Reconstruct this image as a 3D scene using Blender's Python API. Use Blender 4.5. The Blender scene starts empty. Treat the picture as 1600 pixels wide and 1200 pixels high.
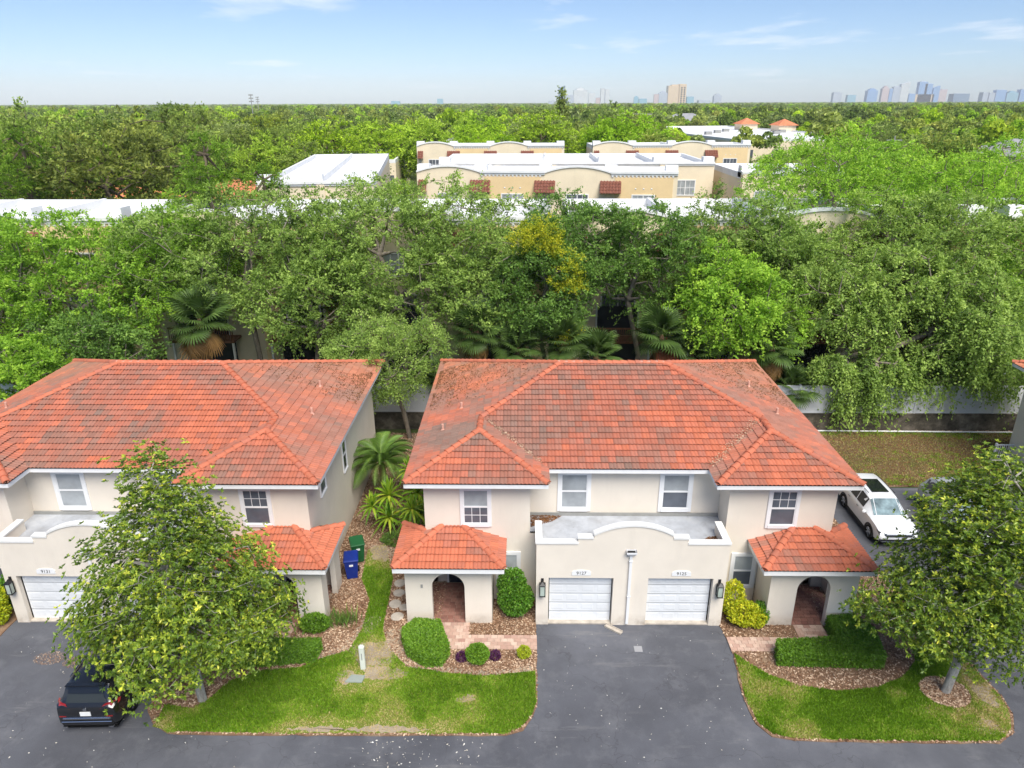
import bpy, bmesh, math, random
import numpy as np
from mathutils import Vector, Matrix
random.seed(7); RNG = np.random.default_rng(11)
SC = bpy.context.scene
COL = SC.collection
# ------------------------------------------------------------------ camera
CAM_H = 19.0
pitch, yaw, roll = math.radians(21.6), math.radians(0.9), math.radians(-0.2)
fwd = Vector((-math.sin(yaw)*math.cos(pitch), math.cos(yaw)*math.cos(pitch), -math.sin(pitch)))
rgt0 = Vector((math.cos(yaw), math.sin(yaw), 0)); up0 = rgt0.cross(fwd)
rgt = rgt0*math.cos(roll)+up0*math.sin(roll); up = -rgt0*math.sin(roll)+up0*math.cos(roll)
cam_d = bpy.data.cameras.new('camera'); cam = bpy.data.objects.new('camera', cam_d); COL.objects.link(cam)
cam.matrix_world = Matrix(((rgt.x, up.x, -fwd.x, 0), (rgt.y, up.y, -fwd.y, 0), (rgt.z, up.z, -fwd.z, CAM_H), (0, 0, 0, 1)))
cam_d.sensor_width = 36; cam_d.lens = 36*1110/1600; cam_d.clip_start = 0.5; cam_d.clip_end = 60000
SC.camera = cam
# ------------------------------------------------------------------ sky, sun, exposure
SUN_EL, SUN_AZ = math.radians(55), math.radians(158)      # azimuth clockwise from +Y (the view direction)
W = bpy.data.worlds.new('World'); SC.world = W; W.use_nodes = True
wn, wl = W.node_tree.nodes, W.node_tree.links
wn.clear()
wo = wn.new('ShaderNodeOutputWorld'); bg = wn.new('ShaderNodeBackground'); sky = wn.new('ShaderNodeTexSky')
sky.sky_type = 'NISHITA'; sky.sun_disc = False; sky.sun_elevation = SUN_EL; sky.sun_rotation = SUN_AZ
sky.air_density = 0.7; sky.dust_density = 0.5; sky.ozone_density = 4.5
bg.inputs['Strength'].default_value = 0.091
# thin high cloud: the view direction is carried up to a flat cloud layer, noise decides where vapour is
tc = wn.new('ShaderNodeTexCoord'); sep = wn.new('ShaderNodeSeparateXYZ'); wl.new(tc.outputs['Generated'], sep.inputs[0])
def wmath(op, a, b=None, clamp=False):
    n = wn.new('ShaderNodeMath'); n.operation = op; n.use_clamp = clamp
    for i, v in enumerate((a, b)):
        if v is None: continue
        if isinstance(v, (int, float)): n.inputs[i].default_value = v
        else: wl.new(v, n.inputs[i])
    return n.outputs[0]
zc = wmath('MAXIMUM', sep.outputs[2], 0.012)
zc = wmath('ADD', zc, 0.03)
cx = wmath('DIVIDE', sep.outputs[0], zc); cy = wmath('DIVIDE', sep.outputs[1], zc)
cmb = wn.new('ShaderNodeCombineXYZ'); wl.new(cx, cmb.inputs[0]); wl.new(cy, cmb.inputs[1])
nz = wn.new('ShaderNodeTexNoise'); nz.inputs['Scale'].default_value = 0.62; nz.inputs['Detail'].default_value = 8; nz.inputs['Roughness'].default_value = 0.58
mp = wn.new('ShaderNodeMapping'); mp.inputs['Location'].default_value = (20.3, 8.1, 0); mp.inputs['Scale'].default_value = (0.7, 0.42, 1)
wl.new(cmb.outputs[0], mp.inputs[0]); wl.new(mp.outputs[0], nz.inputs['Vector'])
cov = wn.new('ShaderNodeMapRange'); cov.inputs['From Min'].default_value = 0.565; cov.inputs['From Max'].default_value = 0.72
cov.inputs['To Max'].default_value = 0.8; wl.new(nz.outputs[0], cov.inputs[0])
mixc = wn.new('ShaderNodeMix'); mixc.data_type = 'RGBA'
fd = wn.new('ShaderNodeMapRange'); fd.inputs['From Min'].default_value = 0.01; fd.inputs['From Max'].default_value = 0.05; wl.new(sep.outputs[2], fd.inputs[0])
wl.new(wmath('MULTIPLY', cov.outputs[0], fd.outputs[0]), mixc.inputs[0]); wl.new(sky.outputs[0], mixc.inputs[6]); mixc.inputs[7].default_value = (7.4, 7.6, 8.0, 1)
wl.new(mixc.outputs[2], bg.inputs['Color']); wl.new(bg.outputs[0], wo.inputs['Surface'])
sun_d = bpy.data.lights.new('sun', 'SUN'); sun_d.energy = 3.3; sun_d.angle = math.radians(40); sun_d.color = (1.0, 0.95, 0.87)
sun = bpy.data.objects.new('sun', sun_d); COL.objects.link(sun)
sdir = Vector((math.sin(SUN_AZ)*math.cos(SUN_EL), math.cos(SUN_AZ)*math.cos(SUN_EL), math.sin(SUN_EL)))
sun.rotation_euler = (-sdir).to_track_quat('-Z', 'Y').to_euler(); sun.location = (0, 0, 60)
SC.view_settings.view_transform = 'Standard'; SC.view_settings.look = 'None'; SC.view_settings.gamma = 1
SC.view_settings.use_curve_mapping = False; SC.view_settings.exposure = 0.76
SC.render.engine = 'CYCLES'; SC.cycles.use_denoising = True; SC.cycles.max_bounces = 6; SC.cycles.diffuse_bounces = 3
SC.cycles.glossy_bounces = 2; SC.cycles.transmission_bounces = 3; SC.cycles.transparent_max_bounces = 4; SC.cycles.volume_bounces = 0
SC.cycles.caustics_reflective = False; SC.cycles.caustics_refractive = False
SC.cycles.sample_clamp_indirect = 5.0; SC.cycles.use_adaptive_sampling = True; SC.cycles.adaptive_threshold = 0.015
# ------------------------------------------------------------------ materials
def lin(r, g, b, k=1.0):
    f = lambda c: ((c/255+0.055)/1.055)**2.4 if c > 10 else c/255/12.92
    return (f(r)*k, f(g)*k, f(b)*k, 1)
MATS = {}
class NT:
    def __init__(s, name):
        s.m = bpy.data.materials.new(name); s.m.use_nodes = True; s.n = s.m.node_tree.nodes; s.l = s.m.node_tree.links
        s.b = s.n['Principled BSDF']; s.out = s.n['Material Output']; MATS[name] = s.m
    def new(s, t): return s.n.new(t)
    def pos(s):
        if not hasattr(s, '_p'): s._p = s.new('ShaderNodeNewGeometry').outputs['Position']
        return s._p
    def noise(s, scale, detail=3, rough=0.5, stretch=None, vec=None):
        n = s.new('ShaderNodeTexNoise'); n.inputs['Scale'].default_value = scale; n.inputs['Detail'].default_value = detail; n.inputs['Roughness'].default_value = rough
        v = vec or s.pos()
        if stretch:
            m = s.new('ShaderNodeMapping'); m.inputs['Scale'].default_value = stretch; s.l.new(v, m.inputs[0]); v = m.outputs[0]
        s.l.new(v, n.inputs['Vector']); return n.outputs[0]
    def ramp(s, fac, stops):
        r = s.new('ShaderNodeValToRGB'); e = r.color_ramp.elements
        while len(e) < len(stops): e.new(0.5)
        for el, (p, c) in zip(e, stops): el.position = p; el.color = c
        s.l.new(fac, r.inputs[0]); return r.outputs[0]
    def rng(s, fac, a, b, c=0.0, d=1.0):
        r = s.new('ShaderNodeMapRange'); s.l.new(fac, r.inputs[0])
        for i, v in enumerate((a, b, c, d)): r.inputs[i+1].default_value = v
        return r.outputs[0]
    def mix(s, fac, a, b, mode='MIX'):
        m = s.new('ShaderNodeMix'); m.data_type = 'RGBA'; m.blend_type = mode
        for i, v in ((0, fac), (6, a), (7, b)):
            if isinstance(v, (int, float)): m.inputs[i].default_value = v
            elif isinstance(v, tuple): m.inputs[i].default_value = v
            else: s.l.new(v, m.inputs[i])
        return m.outputs[2]
    def bump(s, h, strength=0.3, dist=0.02):
        b = s.new('ShaderNodeBump'); b.inputs['Strength'].default_value = strength; b.inputs['Distance'].default_value = dist
        s.l.new(h, b.inputs['Height']); s.l.new(b.outputs[0], s.b.inputs['Normal'])
    def col(s, c):
        if isinstance(c, tuple): s.b.inputs['Base Color'].default_value = c
        else: s.l.new(c, s.b.inputs['Base Color'])
    def set(s, rough=0.6, spec=0.3, metal=0.0, coat=0.0):
        s.b.inputs['Roughness'].default_value = rough; s.b.inputs['Specular IOR Level'].default_value = spec
        s.b.inputs['Metallic'].default_value = metal; s.b.inputs['Coat Weight'].default_value = coat
        return s.m
def sc4(c, k): return (c[0]*k, c[1]*k, c[2]*k, 1)
def simple(name, c, rough=0.6, spec=0.3, metal=0.0, var=0.12, scale=3.0, coat=0.0, bumpd=0.0):
    t = NT(name)
    if var > 0:
        t.col(t.ramp(t.noise(scale, 4, 0.6), [(0.3, sc4(c, 1-var)), (0.7, sc4(c, 1+var))]))
    else: t.col(c)
    if bumpd: t.bump(t.noise(scale*14, 3), 0.4, bumpd)
    return t.set(rough, spec, metal, coat)
def stucco(name, c, dirt=0.5):
    t = NT(name)
    base = t.ramp(t.noise(0.55, 5, 0.6), [(0.3, sc4(c, 0.93)), (0.7, sc4(c, 1.05))])
    streak = t.rng(t.noise(1.6, 5, 0.7, (1.0, 1.0, 0.12)), 0.55, 0.8, 0, dirt)
    gx = t.new('ShaderNodeSeparateXYZ'); t.l.new(t.pos(), gx.inputs[0])
    splash = t.new('ShaderNodeMath'); splash.operation = 'MULTIPLY'; t.l.new(t.rng(gx.outputs[2], 0.05, 0.55, 0.75, 0), splash.inputs[0]); t.l.new(t.rng(t.noise(2.2, 5, 0.7), 0.35, 0.7), splash.inputs[1])
    base = t.mix(streak, base, sc4(c, 0.76)); t.col(t.mix(splash.outputs[0], base, lin(150, 132, 112)))
    t.bump(t.noise(38, 4, 0.7), 0.45, 0.012); return t.set(0.85, 0.15)
stucco('stucco', lin(236, 226, 211, 0.92), 0.34)
simple('white_trim', (0.80, 0.80, 0.80, 1), 0.5, 0.3, var=0.04)
simple('white_cap', (0.78, 0.77, 0.74, 1), 0.7, 0.2, var=0.08, scale=1.4)
simple('garage_paint', (0.74, 0.755, 0.765, 1), 0.5, 0.3, var=0.05, scale=1.2)
simple('concrete', lin(196, 186, 172, 0.85), 0.9, 0.1, var=0.2, scale=4, bumpd=0.01)
simple('black_metal', (0.012, 0.012, 0.014, 1), 0.4, 0.4, var=0)
simple('door_paint', lin(44, 52, 62), 0.45, 0.4, var=0.05)
simple('lettering', (0.03, 0.03, 0.03, 1), 0.6, 0.2, var=0)
simple('gutter_shadow', (0.02, 0.02, 0.02, 1), 0.8, 0.1, var=0)
def glassy(name, c, rough=0.08, spec=0.5):
    t = NT(name); t.col(t.ramp(t.noise(1.7, 2), [(0.3, sc4(c, 0.8)), (0.7, sc4(c, 1.2))])); return t.set(rough, spec)
glassy('pane_dark', lin(92, 97, 106)); glassy('pane_blind', lin(158, 163, 166), 0.12, 0.4); glassy('pane_pale', lin(196, 196, 192), 0.15, 0.35)
glassy('pane_black', lin(46, 52, 58)); glassy('lamp_glass', lin(168, 180, 170), 0.1)
def tile_mat(name, attr):
    t = NT(name)
    if attr:
        a = t.new('ShaderNodeAttribute'); a.attribute_name = 'tint'; c = a.outputs['Color']
    else: c = t.new('ShaderNodeObjectInfo').outputs['Color']
    c = t.mix(t.rng(t.noise(9, 4, 0.7), 0.38, 0.72, 0, 0.5), c, t.mix(0.55, c, lin(120, 98, 84)))
    c = t.mix(t.rng(t.noise(30, 3), 0.35, 0.75, 0, 0.28), c, t.mix(0.5, c, lin(236, 150, 110)))
    t.col(c); t.bump(t.noise(60, 3), 0.3, 0.006); return t.set(0.72, 0.2)
tile_mat('tile_object', False); tile_mat('tile_field', True)
simple('roof_felt', lin(92, 60, 48, 0.6), 0.9, 0.1, var=0.2)
simple('mortar', lin(222, 170, 150, 0.9), 0.9, 0.1, var=0.15, scale=6)
def membrane():
    t = NT('deck_membrane')
    c = t.ramp(t.noise(0.9, 5, 0.65), [(0.3, lin(150, 152, 156)), (0.55, lin(178, 182, 188)), (0.75, lin(196, 198, 200))])
    gx = t.new('ShaderNodeSeparateXYZ'); t.l.new(t.pos(), gx.inputs[0])
    near = t.rng(gx.outputs[1], 23.4, 22.7)         # silt settles along the low parapet edge
    st = t.noise(1.3, 5, 0.7); mm = t.new('ShaderNodeMath'); mm.operation = 'MULTIPLY'; t.l.new(near, mm.inputs[0]); t.l.new(t.rng(st, 0.3, 0.55), mm.inputs[1])
    c = t.mix(mm.outputs[0], c, lin(172, 140, 128))
    c = t.mix(t.rng(t.noise(5, 5, 0.7), 0.6, 0.75, 0, 0.5), c, lin(104, 98, 92))
    t.col(c); return t.set(0.5, 0.3)
membrane()
def wroof():
    t = NT('white_membrane'); c = t.ramp(t.noise(0.35, 6, 0.7), [(0.3, (0.60, 0.60, 0.59, 1)), (0.5, (0.76, 0.76, 0.76, 1)), (0.7, (0.82, 0.82, 0.83, 1))])
    br = t.new('ShaderNodeTexBrick'); br.inputs['Scale'].default_value = 1; br.inputs['Brick Width'].default_value = 9; br.inputs['Row Height'].default_value = 1.8; br.inputs['Mortar Size'].default_value = 0.05; t.l.new(t.pos(), br.inputs['Vector'])
    c = t.mix(t.rng(br.outputs['Fac'], 0, 1, 0, 0.25), c, (0.45, 0.45, 0.45, 1)); c = t.mix(t.rng(t.noise(0.12, 5, 0.7), 0.58, 0.7, 0, 0.4), c, (0.50, 0.48, 0.44, 1)); t.col(c); return t.set(0.7, 0.2)
wroof()
def asphalt():
    t = NT('asphalt')
    big = t.noise(0.13, 6, 0.66); mid = t.noise(0.8, 6, 0.72); fine = t.noise(60, 3, 0.7)
    c = t.ramp(big, [(0.32, (0.040, 0.042, 0.050, 1)), (0.5, (0.080, 0.084, 0.098, 1)), (0.66, (0.130, 0.135, 0.154, 1))])
    c = t.mix(t.rng(mid, 0.50, 0.74, 0, 0.5), c, (0.185, 0.186, 0.196, 1))
    c = t.mix(t.rng(t.noise(0.45, 6, 0.75, (0.35, 2.2, 1)), 0.58, 0.70, 0, 0.55), c, (0.21, 0.205, 0.20, 1))   # tyre and rake scuffs
    c = t.mix(t.rng(t.noise(0.9, 7, 0.8, (3.0, 0.5, 1)), 0.62, 0.72, 0, 0.5), c, (0.045, 0.046, 0.052, 1))       # darker tyre runs
    vo = t.new('ShaderNodeTexVoronoi'); vo.feature = 'DISTANCE_TO_EDGE'; vo.inputs['Scale'].default_value = 0.22
    wv = t.new('ShaderNodeVectorMath'); wv.operation = 'ADD'; sc_ = t.new('ShaderNodeVectorMath'); sc_.operation = 'SCALE'; sc_.inputs[3].default_value = 1.6
    nn = t.new('ShaderNodeTexNoise'); nn.inputs['Scale'].default_value = 0.9; nn.inputs['Detail'].default_value = 5; t.l.new(t.pos(), nn.inputs['Vector'])
    t.l.new(nn.outputs['Color'], sc_.inputs[0]); t.l.new(t.pos(), wv.inputs[0]); t.l.new(sc_.outputs[0], wv.inputs[1]); t.l.new(wv.outputs[0], vo.inputs['Vector'])
    c = t.mix(t.rng(vo.outputs['Distance'], 0.0, 0.004, 0.55, 0), c, (0.03, 0.03, 0.034, 1))                      # hairline cracks
    c = t.mix(t.rng(fine, 0.3, 0.75, 0, 0.55), c, t.mix(0.5, c, (0.26, 0.26, 0.28, 1)))
    t.col(c); t.bump(t.noise(110, 3), 0.5, 0.008); return t.set(0.8, 0.3)
asphalt()
def soil(name, a, b, c3, s1=0.8, s2=22):
    t = NT(name)
    c = t.ramp(t.noise(s1, 6, 0.7), [(0.3, a), (0.52, b), (0.72, c3)])
    c = t.mix(t.rng(t.noise(s2, 4, 0.75), 0.35, 0.7, 0, 0.55), c, t.mix(0.5, c, lin(70, 52, 40)))
    t.col(c); t.bump(t.noise(s2*2, 4), 0.6, 0.02); return t.set(0.95, 0.05)
soil('mulch_soil', lin(104, 80, 62), lin(140, 112, 90), lin(166, 146, 122))
soil('sand_soil', lin(150, 138, 122), lin(170, 156, 136), lin(186, 172, 148))
soil('yard_soil', lin(92, 76, 52), lin(112, 92, 66), lin(84, 88, 46), 0.35, 14)
soil('far_soil', lin(60, 76, 40), lin(78, 92, 50), lin(66, 84, 40), 0.05, 1.0)
soil('lawn_soil', lin(120, 124, 60), lin(112, 136, 46), lin(136, 146, 64), 0.7, 26)
def attr_ramp(name, stops, rough=0.6, spec=0.2, transl=0.0, vary=0.0):
    t = NT(name)
    a = t.new('ShaderNodeAttribute'); a.attribute_name = 'tint'
    f = a.outputs['Fac']
    if vary:      # each copy of a tree sits a little elsewhere on its colour range
        oi = t.new('ShaderNodeObjectInfo'); m = t.new('ShaderNodeMath'); m.operation = 'MULTIPLY_ADD'
        t.l.new(oi.outputs['Random'], m.inputs[0]); rnd = oi.outputs['Random']; m.inputs[1].default_value = vary; t.l.new(f, m.inputs[2])
        m2 = t.new('ShaderNodeMath'); m2.operation = 'SUBTRACT'; t.l.new(m.outputs[0], m2.inputs[0]); m2.inputs[1].default_value = vary/2; f = m2.outputs[0]
    k = 1.0 if not name.startswith('leaf_') else 1.75 if name == 'leaf_yellow' else 1.25 if name in ('leaf_croton', 'leaf_strap', 'leaf_purple') else 1.5 if name in ('leaf_shrub', 'leaf_box', 'leaf_feather') else 2.3 if name.startswith('leaf_far') else 1.95 if name == 'leaf_magnolia' else 2.0
    c = t.ramp(f, [(p, sc4(q, k)) for p, q in stops])
    if vary:      # species differ: olive, grey green, deep green
        h = t.new('ShaderNodeMath'); h.operation = 'MULTIPLY'; t.l.new(rnd, h.inputs[0]); h.inputs[1].default_value = 37.7; fr = t.new('ShaderNodeMath'); fr.operation = 'FRACT'; t.l.new(h.outputs[0], fr.inputs[0])
        tintc = t.ramp(fr.outputs[0], [(0.0, (1.25, 1.0, 1.1, 1)), (0.25, (1.0, 1.0, 1.0, 1)), (0.5, (0.80, 0.86, 0.86, 1)), (0.75, (1.15, 1.02, 1.9, 1)), (1.0, (1.3, 1.15, 0.7, 1))]); c = t.mix(0.85, c, tintc, 'MULTIPLY')
    t.col(c); t.set(rough, spec)
    if transl:
        tr = t.new('ShaderNodeBsdfTranslucent'); t.l.new(t.mix(0.6, c, t.mix(1.0, c, (1.25, 1.2, 0.6, 1), 'MULTIPLY')), tr.inputs[0])
        mx = t.new('ShaderNodeMixShader'); mx.inputs[0].default_value = transl
        t.l.new(t.b.outputs[0], mx.inputs[1]); t.l.new(tr.outputs[0], mx.inputs[2]); t.l.new(mx.outputs[0], t.out.inputs['Surface'])
    return t.m
attr_ramp('leaf_oak', [(0, lin(62, 82, 36)), (0.5, lin(102, 124, 56)), (1, lin(144, 162, 84))], 0.6, 0.25, 0.42)
attr_ramp('leaf_oak_bright', [(0, lin(64, 92, 28)), (0.5, lin(108, 140, 44)), (1, lin(148, 172, 64))], 0.6, 0.25, 0.42)
attr_ramp('leaf_oak_dark', [(0, lin(52, 74, 32)), (0.5, lin(84, 112, 48)), (1, lin(122, 148, 68))], 0.6, 0.25, 0.42)
attr_ramp('leaf_yellow', [(0, lin(64, 88, 26)), (0.5, lin(120, 132, 30)), (1, lin(178, 172, 48))], 0.6, 0.25, 0.42)
attr_ramp('leaf_magnolia', [(0, lin(44, 64, 22)), (0.45, lin(84, 106, 32)), (0.78, lin(134, 146, 46)), (1, lin(184, 182, 70))], 0.38, 0.4, 0.32)
attr_ramp('leaf_pine', [(0, lin(48, 72, 24)), (0.5, lin(86, 114, 34)), (1, lin(126, 150, 54))], 0.6, 0.2, 0.42)
attr_ramp('leaf_far', [(0, lin(58, 74, 34)), (0.5, lin(98, 114, 52)), (1, lin(138, 152, 74))], 0.7, 0.15, 0.42, 0.45)
attr_ramp('leaf_far_bright', [(0, lin(72, 96, 24)), (0.5, lin(116, 142, 36)), (1, lin(152, 174, 58))], 0.7, 0.15, 0.42, 0.3)
attr_ramp('leaf_box', [(0, lin(48, 78, 20)), (0.5, lin(88, 124, 32)), (1, lin(140, 166, 56))], 0.5, 0.3, 0.25)
attr_ramp('leaf_shrub', [(0, lin(40, 76, 20)), (0.5, lin(76, 118, 32)), (1, lin(130, 160, 60))], 0.5, 0.3, 0.25)
attr_ramp('leaf_croton', [(0, lin(74, 104, 22)), (0.4, lin(150, 166, 30)), (1, lin(226, 212, 58))], 0.5, 0.3, 0.25)
attr_ramp('leaf_purple', [(0, lin(40, 16, 40)), (1, lin(104, 54, 96))], 0.5, 0.3, 0.2)
attr_ramp('leaf_fan', [(0, lin(34, 50, 22)), (0.55, lin(62, 82, 36)), (0.9, lin(94, 112, 58)), (1, lin(140, 116, 72))], 0.5, 0.35, 0.2)
attr_ramp('leaf_feather', [(0, lin(46, 70, 30)), (0.6, lin(90, 118, 48)), (1, lin(140, 150, 70))], 0.5, 0.35, 0.2)
attr_ramp('leaf_strap', [(0, lin(54, 92, 24)), (0.5, lin(120, 156, 40)), (1, lin(206, 206, 74))], 0.45, 0.35, 0.25)
attr_ramp('dead_frond', [(0, lin(120, 92, 56)), (1, lin(184, 142, 88))], 0.8, 0.1, 0.1)
attr_ramp('grass', [(0, lin(68, 100, 20)), (0.42, lin(116, 158, 34)), (0.66, lin(150, 182, 58)), (0.82, lin(176, 174, 92)), (1, lin(206, 188, 136))], 0.6, 0.2, 0.3)
attr_ramp('chips', [(0, lin(82, 56, 42)), (0.5, lin(150, 116, 90)), (1, lin(218, 192, 164))], 0.9, 0.1)
attr_ramp('petals', [(0, lin(190, 180, 160)), (1, lin(240, 238, 230))], 0.8, 0.1)
attr_ramp('litter', [(0, lin(72, 46, 32)), (1, lin(150, 108, 72))], 0.9, 0.1)
def bark(name, a, b):
    t = NT(name); t.col(t.ramp(t.noise(5, 5, 0.7, (1, 1, 0.35)), [(0.3, a), (0.7, b)])); t.bump(t.noise(22, 4, 0.7, (1, 1, 0.3)), 0.7, 0.03); return t.set(0.95, 0.1)
bark('bark_oak', lin(98, 88, 78), lin(160, 150, 136)); bark('bark_magnolia', lin(128, 122, 114), lin(206, 200, 190)); bark('bark_palm', lin(92, 74, 56), lin(150, 122, 92))
bark('bark_far', lin(84, 74, 62), lin(126, 114, 98))
def paver():
    t = NT('paver'); oi = t.new('ShaderNodeObjectInfo')
    c = t.ramp(oi.outputs['Random'], [(0.0, lin(182, 146, 130)), (0.35, lin(202, 172, 154)), (0.7, lin(214, 188, 170)), (1.0, lin(172, 132, 118))])
    c = t.mix(t.rng(t.noise(7, 5, 0.7), 0.45, 0.75, 0, 0.6), c, lin(150, 128, 116)); t.col(c); t.bump(t.noise(50, 3), 0.3, 0.005); return t.set(0.9, 0.1)
paver()
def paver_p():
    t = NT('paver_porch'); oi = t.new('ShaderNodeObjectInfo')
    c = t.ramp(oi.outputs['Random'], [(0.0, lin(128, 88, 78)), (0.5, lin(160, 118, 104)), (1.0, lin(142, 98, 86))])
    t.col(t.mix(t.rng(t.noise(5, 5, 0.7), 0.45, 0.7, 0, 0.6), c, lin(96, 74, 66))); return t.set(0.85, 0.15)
paver_p()
simple('fence_vinyl', lin(206, 208, 212), 0.5, 0.3, var=0.06, scale=1.0)
def blockw():
    t = NT('block_wall'); c = t.ramp(t.noise(0.9, 6, 0.7), [(0.32, lin(44, 42, 38)), (0.5, lin(92, 86, 76)), (0.68, lin(140, 130, 116))]); t.col(c); t.bump(t.noise(20, 3), 0.4, 0.02); return t.set(0.95, 0.1)
blockw()
stucco('town_tan', lin(236, 208, 160, 0.98), 0.25); stucco('town_cream', lin(238, 222, 192, 0.98), 0.25)
simple('town_white', (0.80, 0.80, 0.79, 1), 0.7, 0.2, var=0.06, scale=0.8)
simple('town_tile', lin(128, 82, 68), 0.8, 0.2, var=0.3, scale=5)
simple('brown_wood', lin(122, 84, 62), 0.8, 0.2, var=0.25, scale=6); simple('rust_panel', lin(150, 78, 54), 0.8, 0.2, var=0.2)
simple('bin_blue', lin(22, 48, 132), 0.45, 0.35, var=0.1); simple('bin_green', lin(34, 92, 52), 0.5, 0.3, var=0.1)
simple('rubber', (0.012, 0.012, 0.012, 1), 0.8, 0.2, var=0); simple('sticker', (0.75, 0.76, 0.78, 1), 0.5, 0.3, var=0)
simple('pedestal', lin(214, 218, 206), 0.6, 0.3, var=0.06); simple('meter_lid', lin(150, 158, 150), 0.7, 0.2, var=0.12)
simple('paint_black', (0.008, 0.009, 0.011, 1), 0.22, 0.5, var=0, coat=1.0); simple('paint_white', (0.80, 0.81, 0.82, 1), 0.25, 0.5, var=0, coat=0.8)
simple('paint_silver', (0.55, 0.57, 0.60, 1), 0.3, 0.5, metal=0.35, var=0, coat=0.6)
simple('car_glass', (0.010, 0.012, 0.016, 1), 0.05, 0.7, var=0); simple('car_glass_pale', lin(120, 138, 142), 0.06, 0.6, var=0.5, scale=2.2)
simple('car_trim', (0.016, 0.016, 0.018, 1), 0.5, 0.3, var=0); simple('chrome', (0.66, 0.68, 0.70, 1), 0.18, 0.5, metal=1.0, var=0)
simple('tail_red', (0.28, 0.012, 0.012, 1), 0.15, 0.5, var=0, coat=1.0); simple('head_lamp', (0.05, 0.055, 0.065, 1), 0.08, 0.6, var=0, coat=1.0)
simple('plate_white', (0.78, 0.78, 0.76, 1), 0.5, 0.3, var=0.05); simple('under_dark', (0.006, 0.006, 0.006, 1), 0.9, 0.1, var=0)
simple('pole_grey', lin(150, 150, 146), 0.7, 0.3, var=0.1); simple('roof_grey', lin(150, 150, 152), 0.8, 0.2, var=0.12, scale=0.4); simple('roof_terra', lin(206, 128, 92), 0.8, 0.2, var=0.15, scale=0.5)
# ------------------------------------------------------------------ mesh helpers
class MB:
    """Collects boxes, prisms, tubes, quads; build() links them as ONE mesh object."""
    def __init__(s, o=(0, 0, 0)): s.v = []; s.f = []; s.o = o
    def add(s, vs, fs):
        k = len(s.v); s.v += [tuple(v) for v in vs]; s.f += [tuple(i+k for i in f) for f in fs]; return s
    def box(s, x0, x1, y0, y1, z0, z1):
        return s.add([(x0, y0, z0), (x1, y0, z0), (x1, y1, z0), (x0, y1, z0), (x0, y0, z1), (x1, y0, z1), (x1, y1, z1), (x0, y1, z1)],
                     [(0, 3, 2, 1), (4, 5, 6, 7), (0, 1, 5, 4), (1, 2, 6, 5), (2, 3, 7, 6), (3, 0, 4, 7)])
    def prism(s, pts, a, b, axis='y'):
        n = len(pts)
        if axis == 'y': f = lambda p, t: (p[0], t, p[1])
        elif axis == 'x': f = lambda p, t: (t, p[0], p[1])
        else: f = lambda p, t: (p[0], p[1], t)
        vs = [f(p, a) for p in pts]+[f(p, b) for p in pts]
        fs = [tuple(range(n)), tuple(range(2*n-1, n-1, -1))]+[(i, i+n, (i+1) % n+n, (i+1) % n) for i in range(n)]
        return s.add(vs, fs)
    def quad(s, *p): return s.add(p, [tuple(range(len(p)))])
    def tube(s, a, b, r0, r1=None, n=8, cap=True):
        r1 = r0 if r1 is None else r1; a, b = Vector(a), Vector(b); d = (b-a).normalized()
        x = d.orthogonal().normalized(); y = d.cross(x); vs = []
        for c, r in ((a, r0), (b, r1)):
            for i in range(n):
                t = 2*math.pi*i/n; vs.append(c+(x*math.cos(t)+y*math.sin(t))*r)
        fs = [(i, (i+1) % n, n+(i+1) % n, n+i) for i in range(n)]
        if cap: fs += [tuple(range(n-1, -1, -1)), tuple(range(n, 2*n))]
        return s.add(vs, fs)
    def lathe(s, prof, c=(0, 0, 0), n=14):
        k = len(prof); vs = []; fs = []
        for i in range(n):
            t = 2*math.pi*i/n
            vs += [(c[0]+r*math.cos(t), c[1]+r*math.sin(t), c[2]+z) for r, z in prof]
        for i in range(n):
            j = (i+1) % n
            fs += [(i*k+q, j*k+q, j*k+q+1, i*k+q+1) for q in range(k-1)]
        return s.add(vs, fs)
    def mesh(s, name, mat):
        m = bpy.data.meshes.new(name); m.from_pydata([(v[0]-s.o[0], v[1]-s.o[1], v[2]-s.o[2]) for v in s.v], [], s.f)
        bm = bmesh.new(); bm.from_mesh(m); bmesh.ops.recalc_face_normals(bm, faces=bm.faces); bm.to_mesh(m); bm.free()
        if mat: m.materials.append(MATS[mat])
        return m
    def build(s, name, mat, parent=None, bevel=0.0, smooth=False):
        m = s.mesh(name, mat)
        if bevel:
            bm = bmesh.new(); bm.from_mesh(m); bmesh.ops.bevel(bm, geom=bm.edges[:], offset=bevel, segments=2, affect='EDGES', clamp_overlap=True); bm.to_mesh(m); bm.free()
        if smooth: m.shade_smooth(); m.set_sharp_from_angle(angle=math.radians(40))
        return link(name, m, parent)
def link(name, data, parent=None):
    o = bpy.data.objects.new(name, data); COL.objects.link(o)
    if parent: o.parent = parent
    return o
def tag(o, label=None, cat=None, group=None, kind=None):
    if label: o['label'] = label
    if cat: o['category'] = cat
    if group: o['group'] = group
    if kind: o['kind'] = kind
    return o
def thing(name, label, cat, loc=(0, 0, 0), rz=0.0, group=None):
    o = link(name, None); o.location = loc; o.rotation_euler = (0, 0, rz); return tag(o, label, cat, group)
def copy_tree(o, parent=None):
    c = o.copy(); COL.objects.link(c); c.parent = parent
    for ch in list(o.children): copy_tree(ch, c)
    return c
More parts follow.
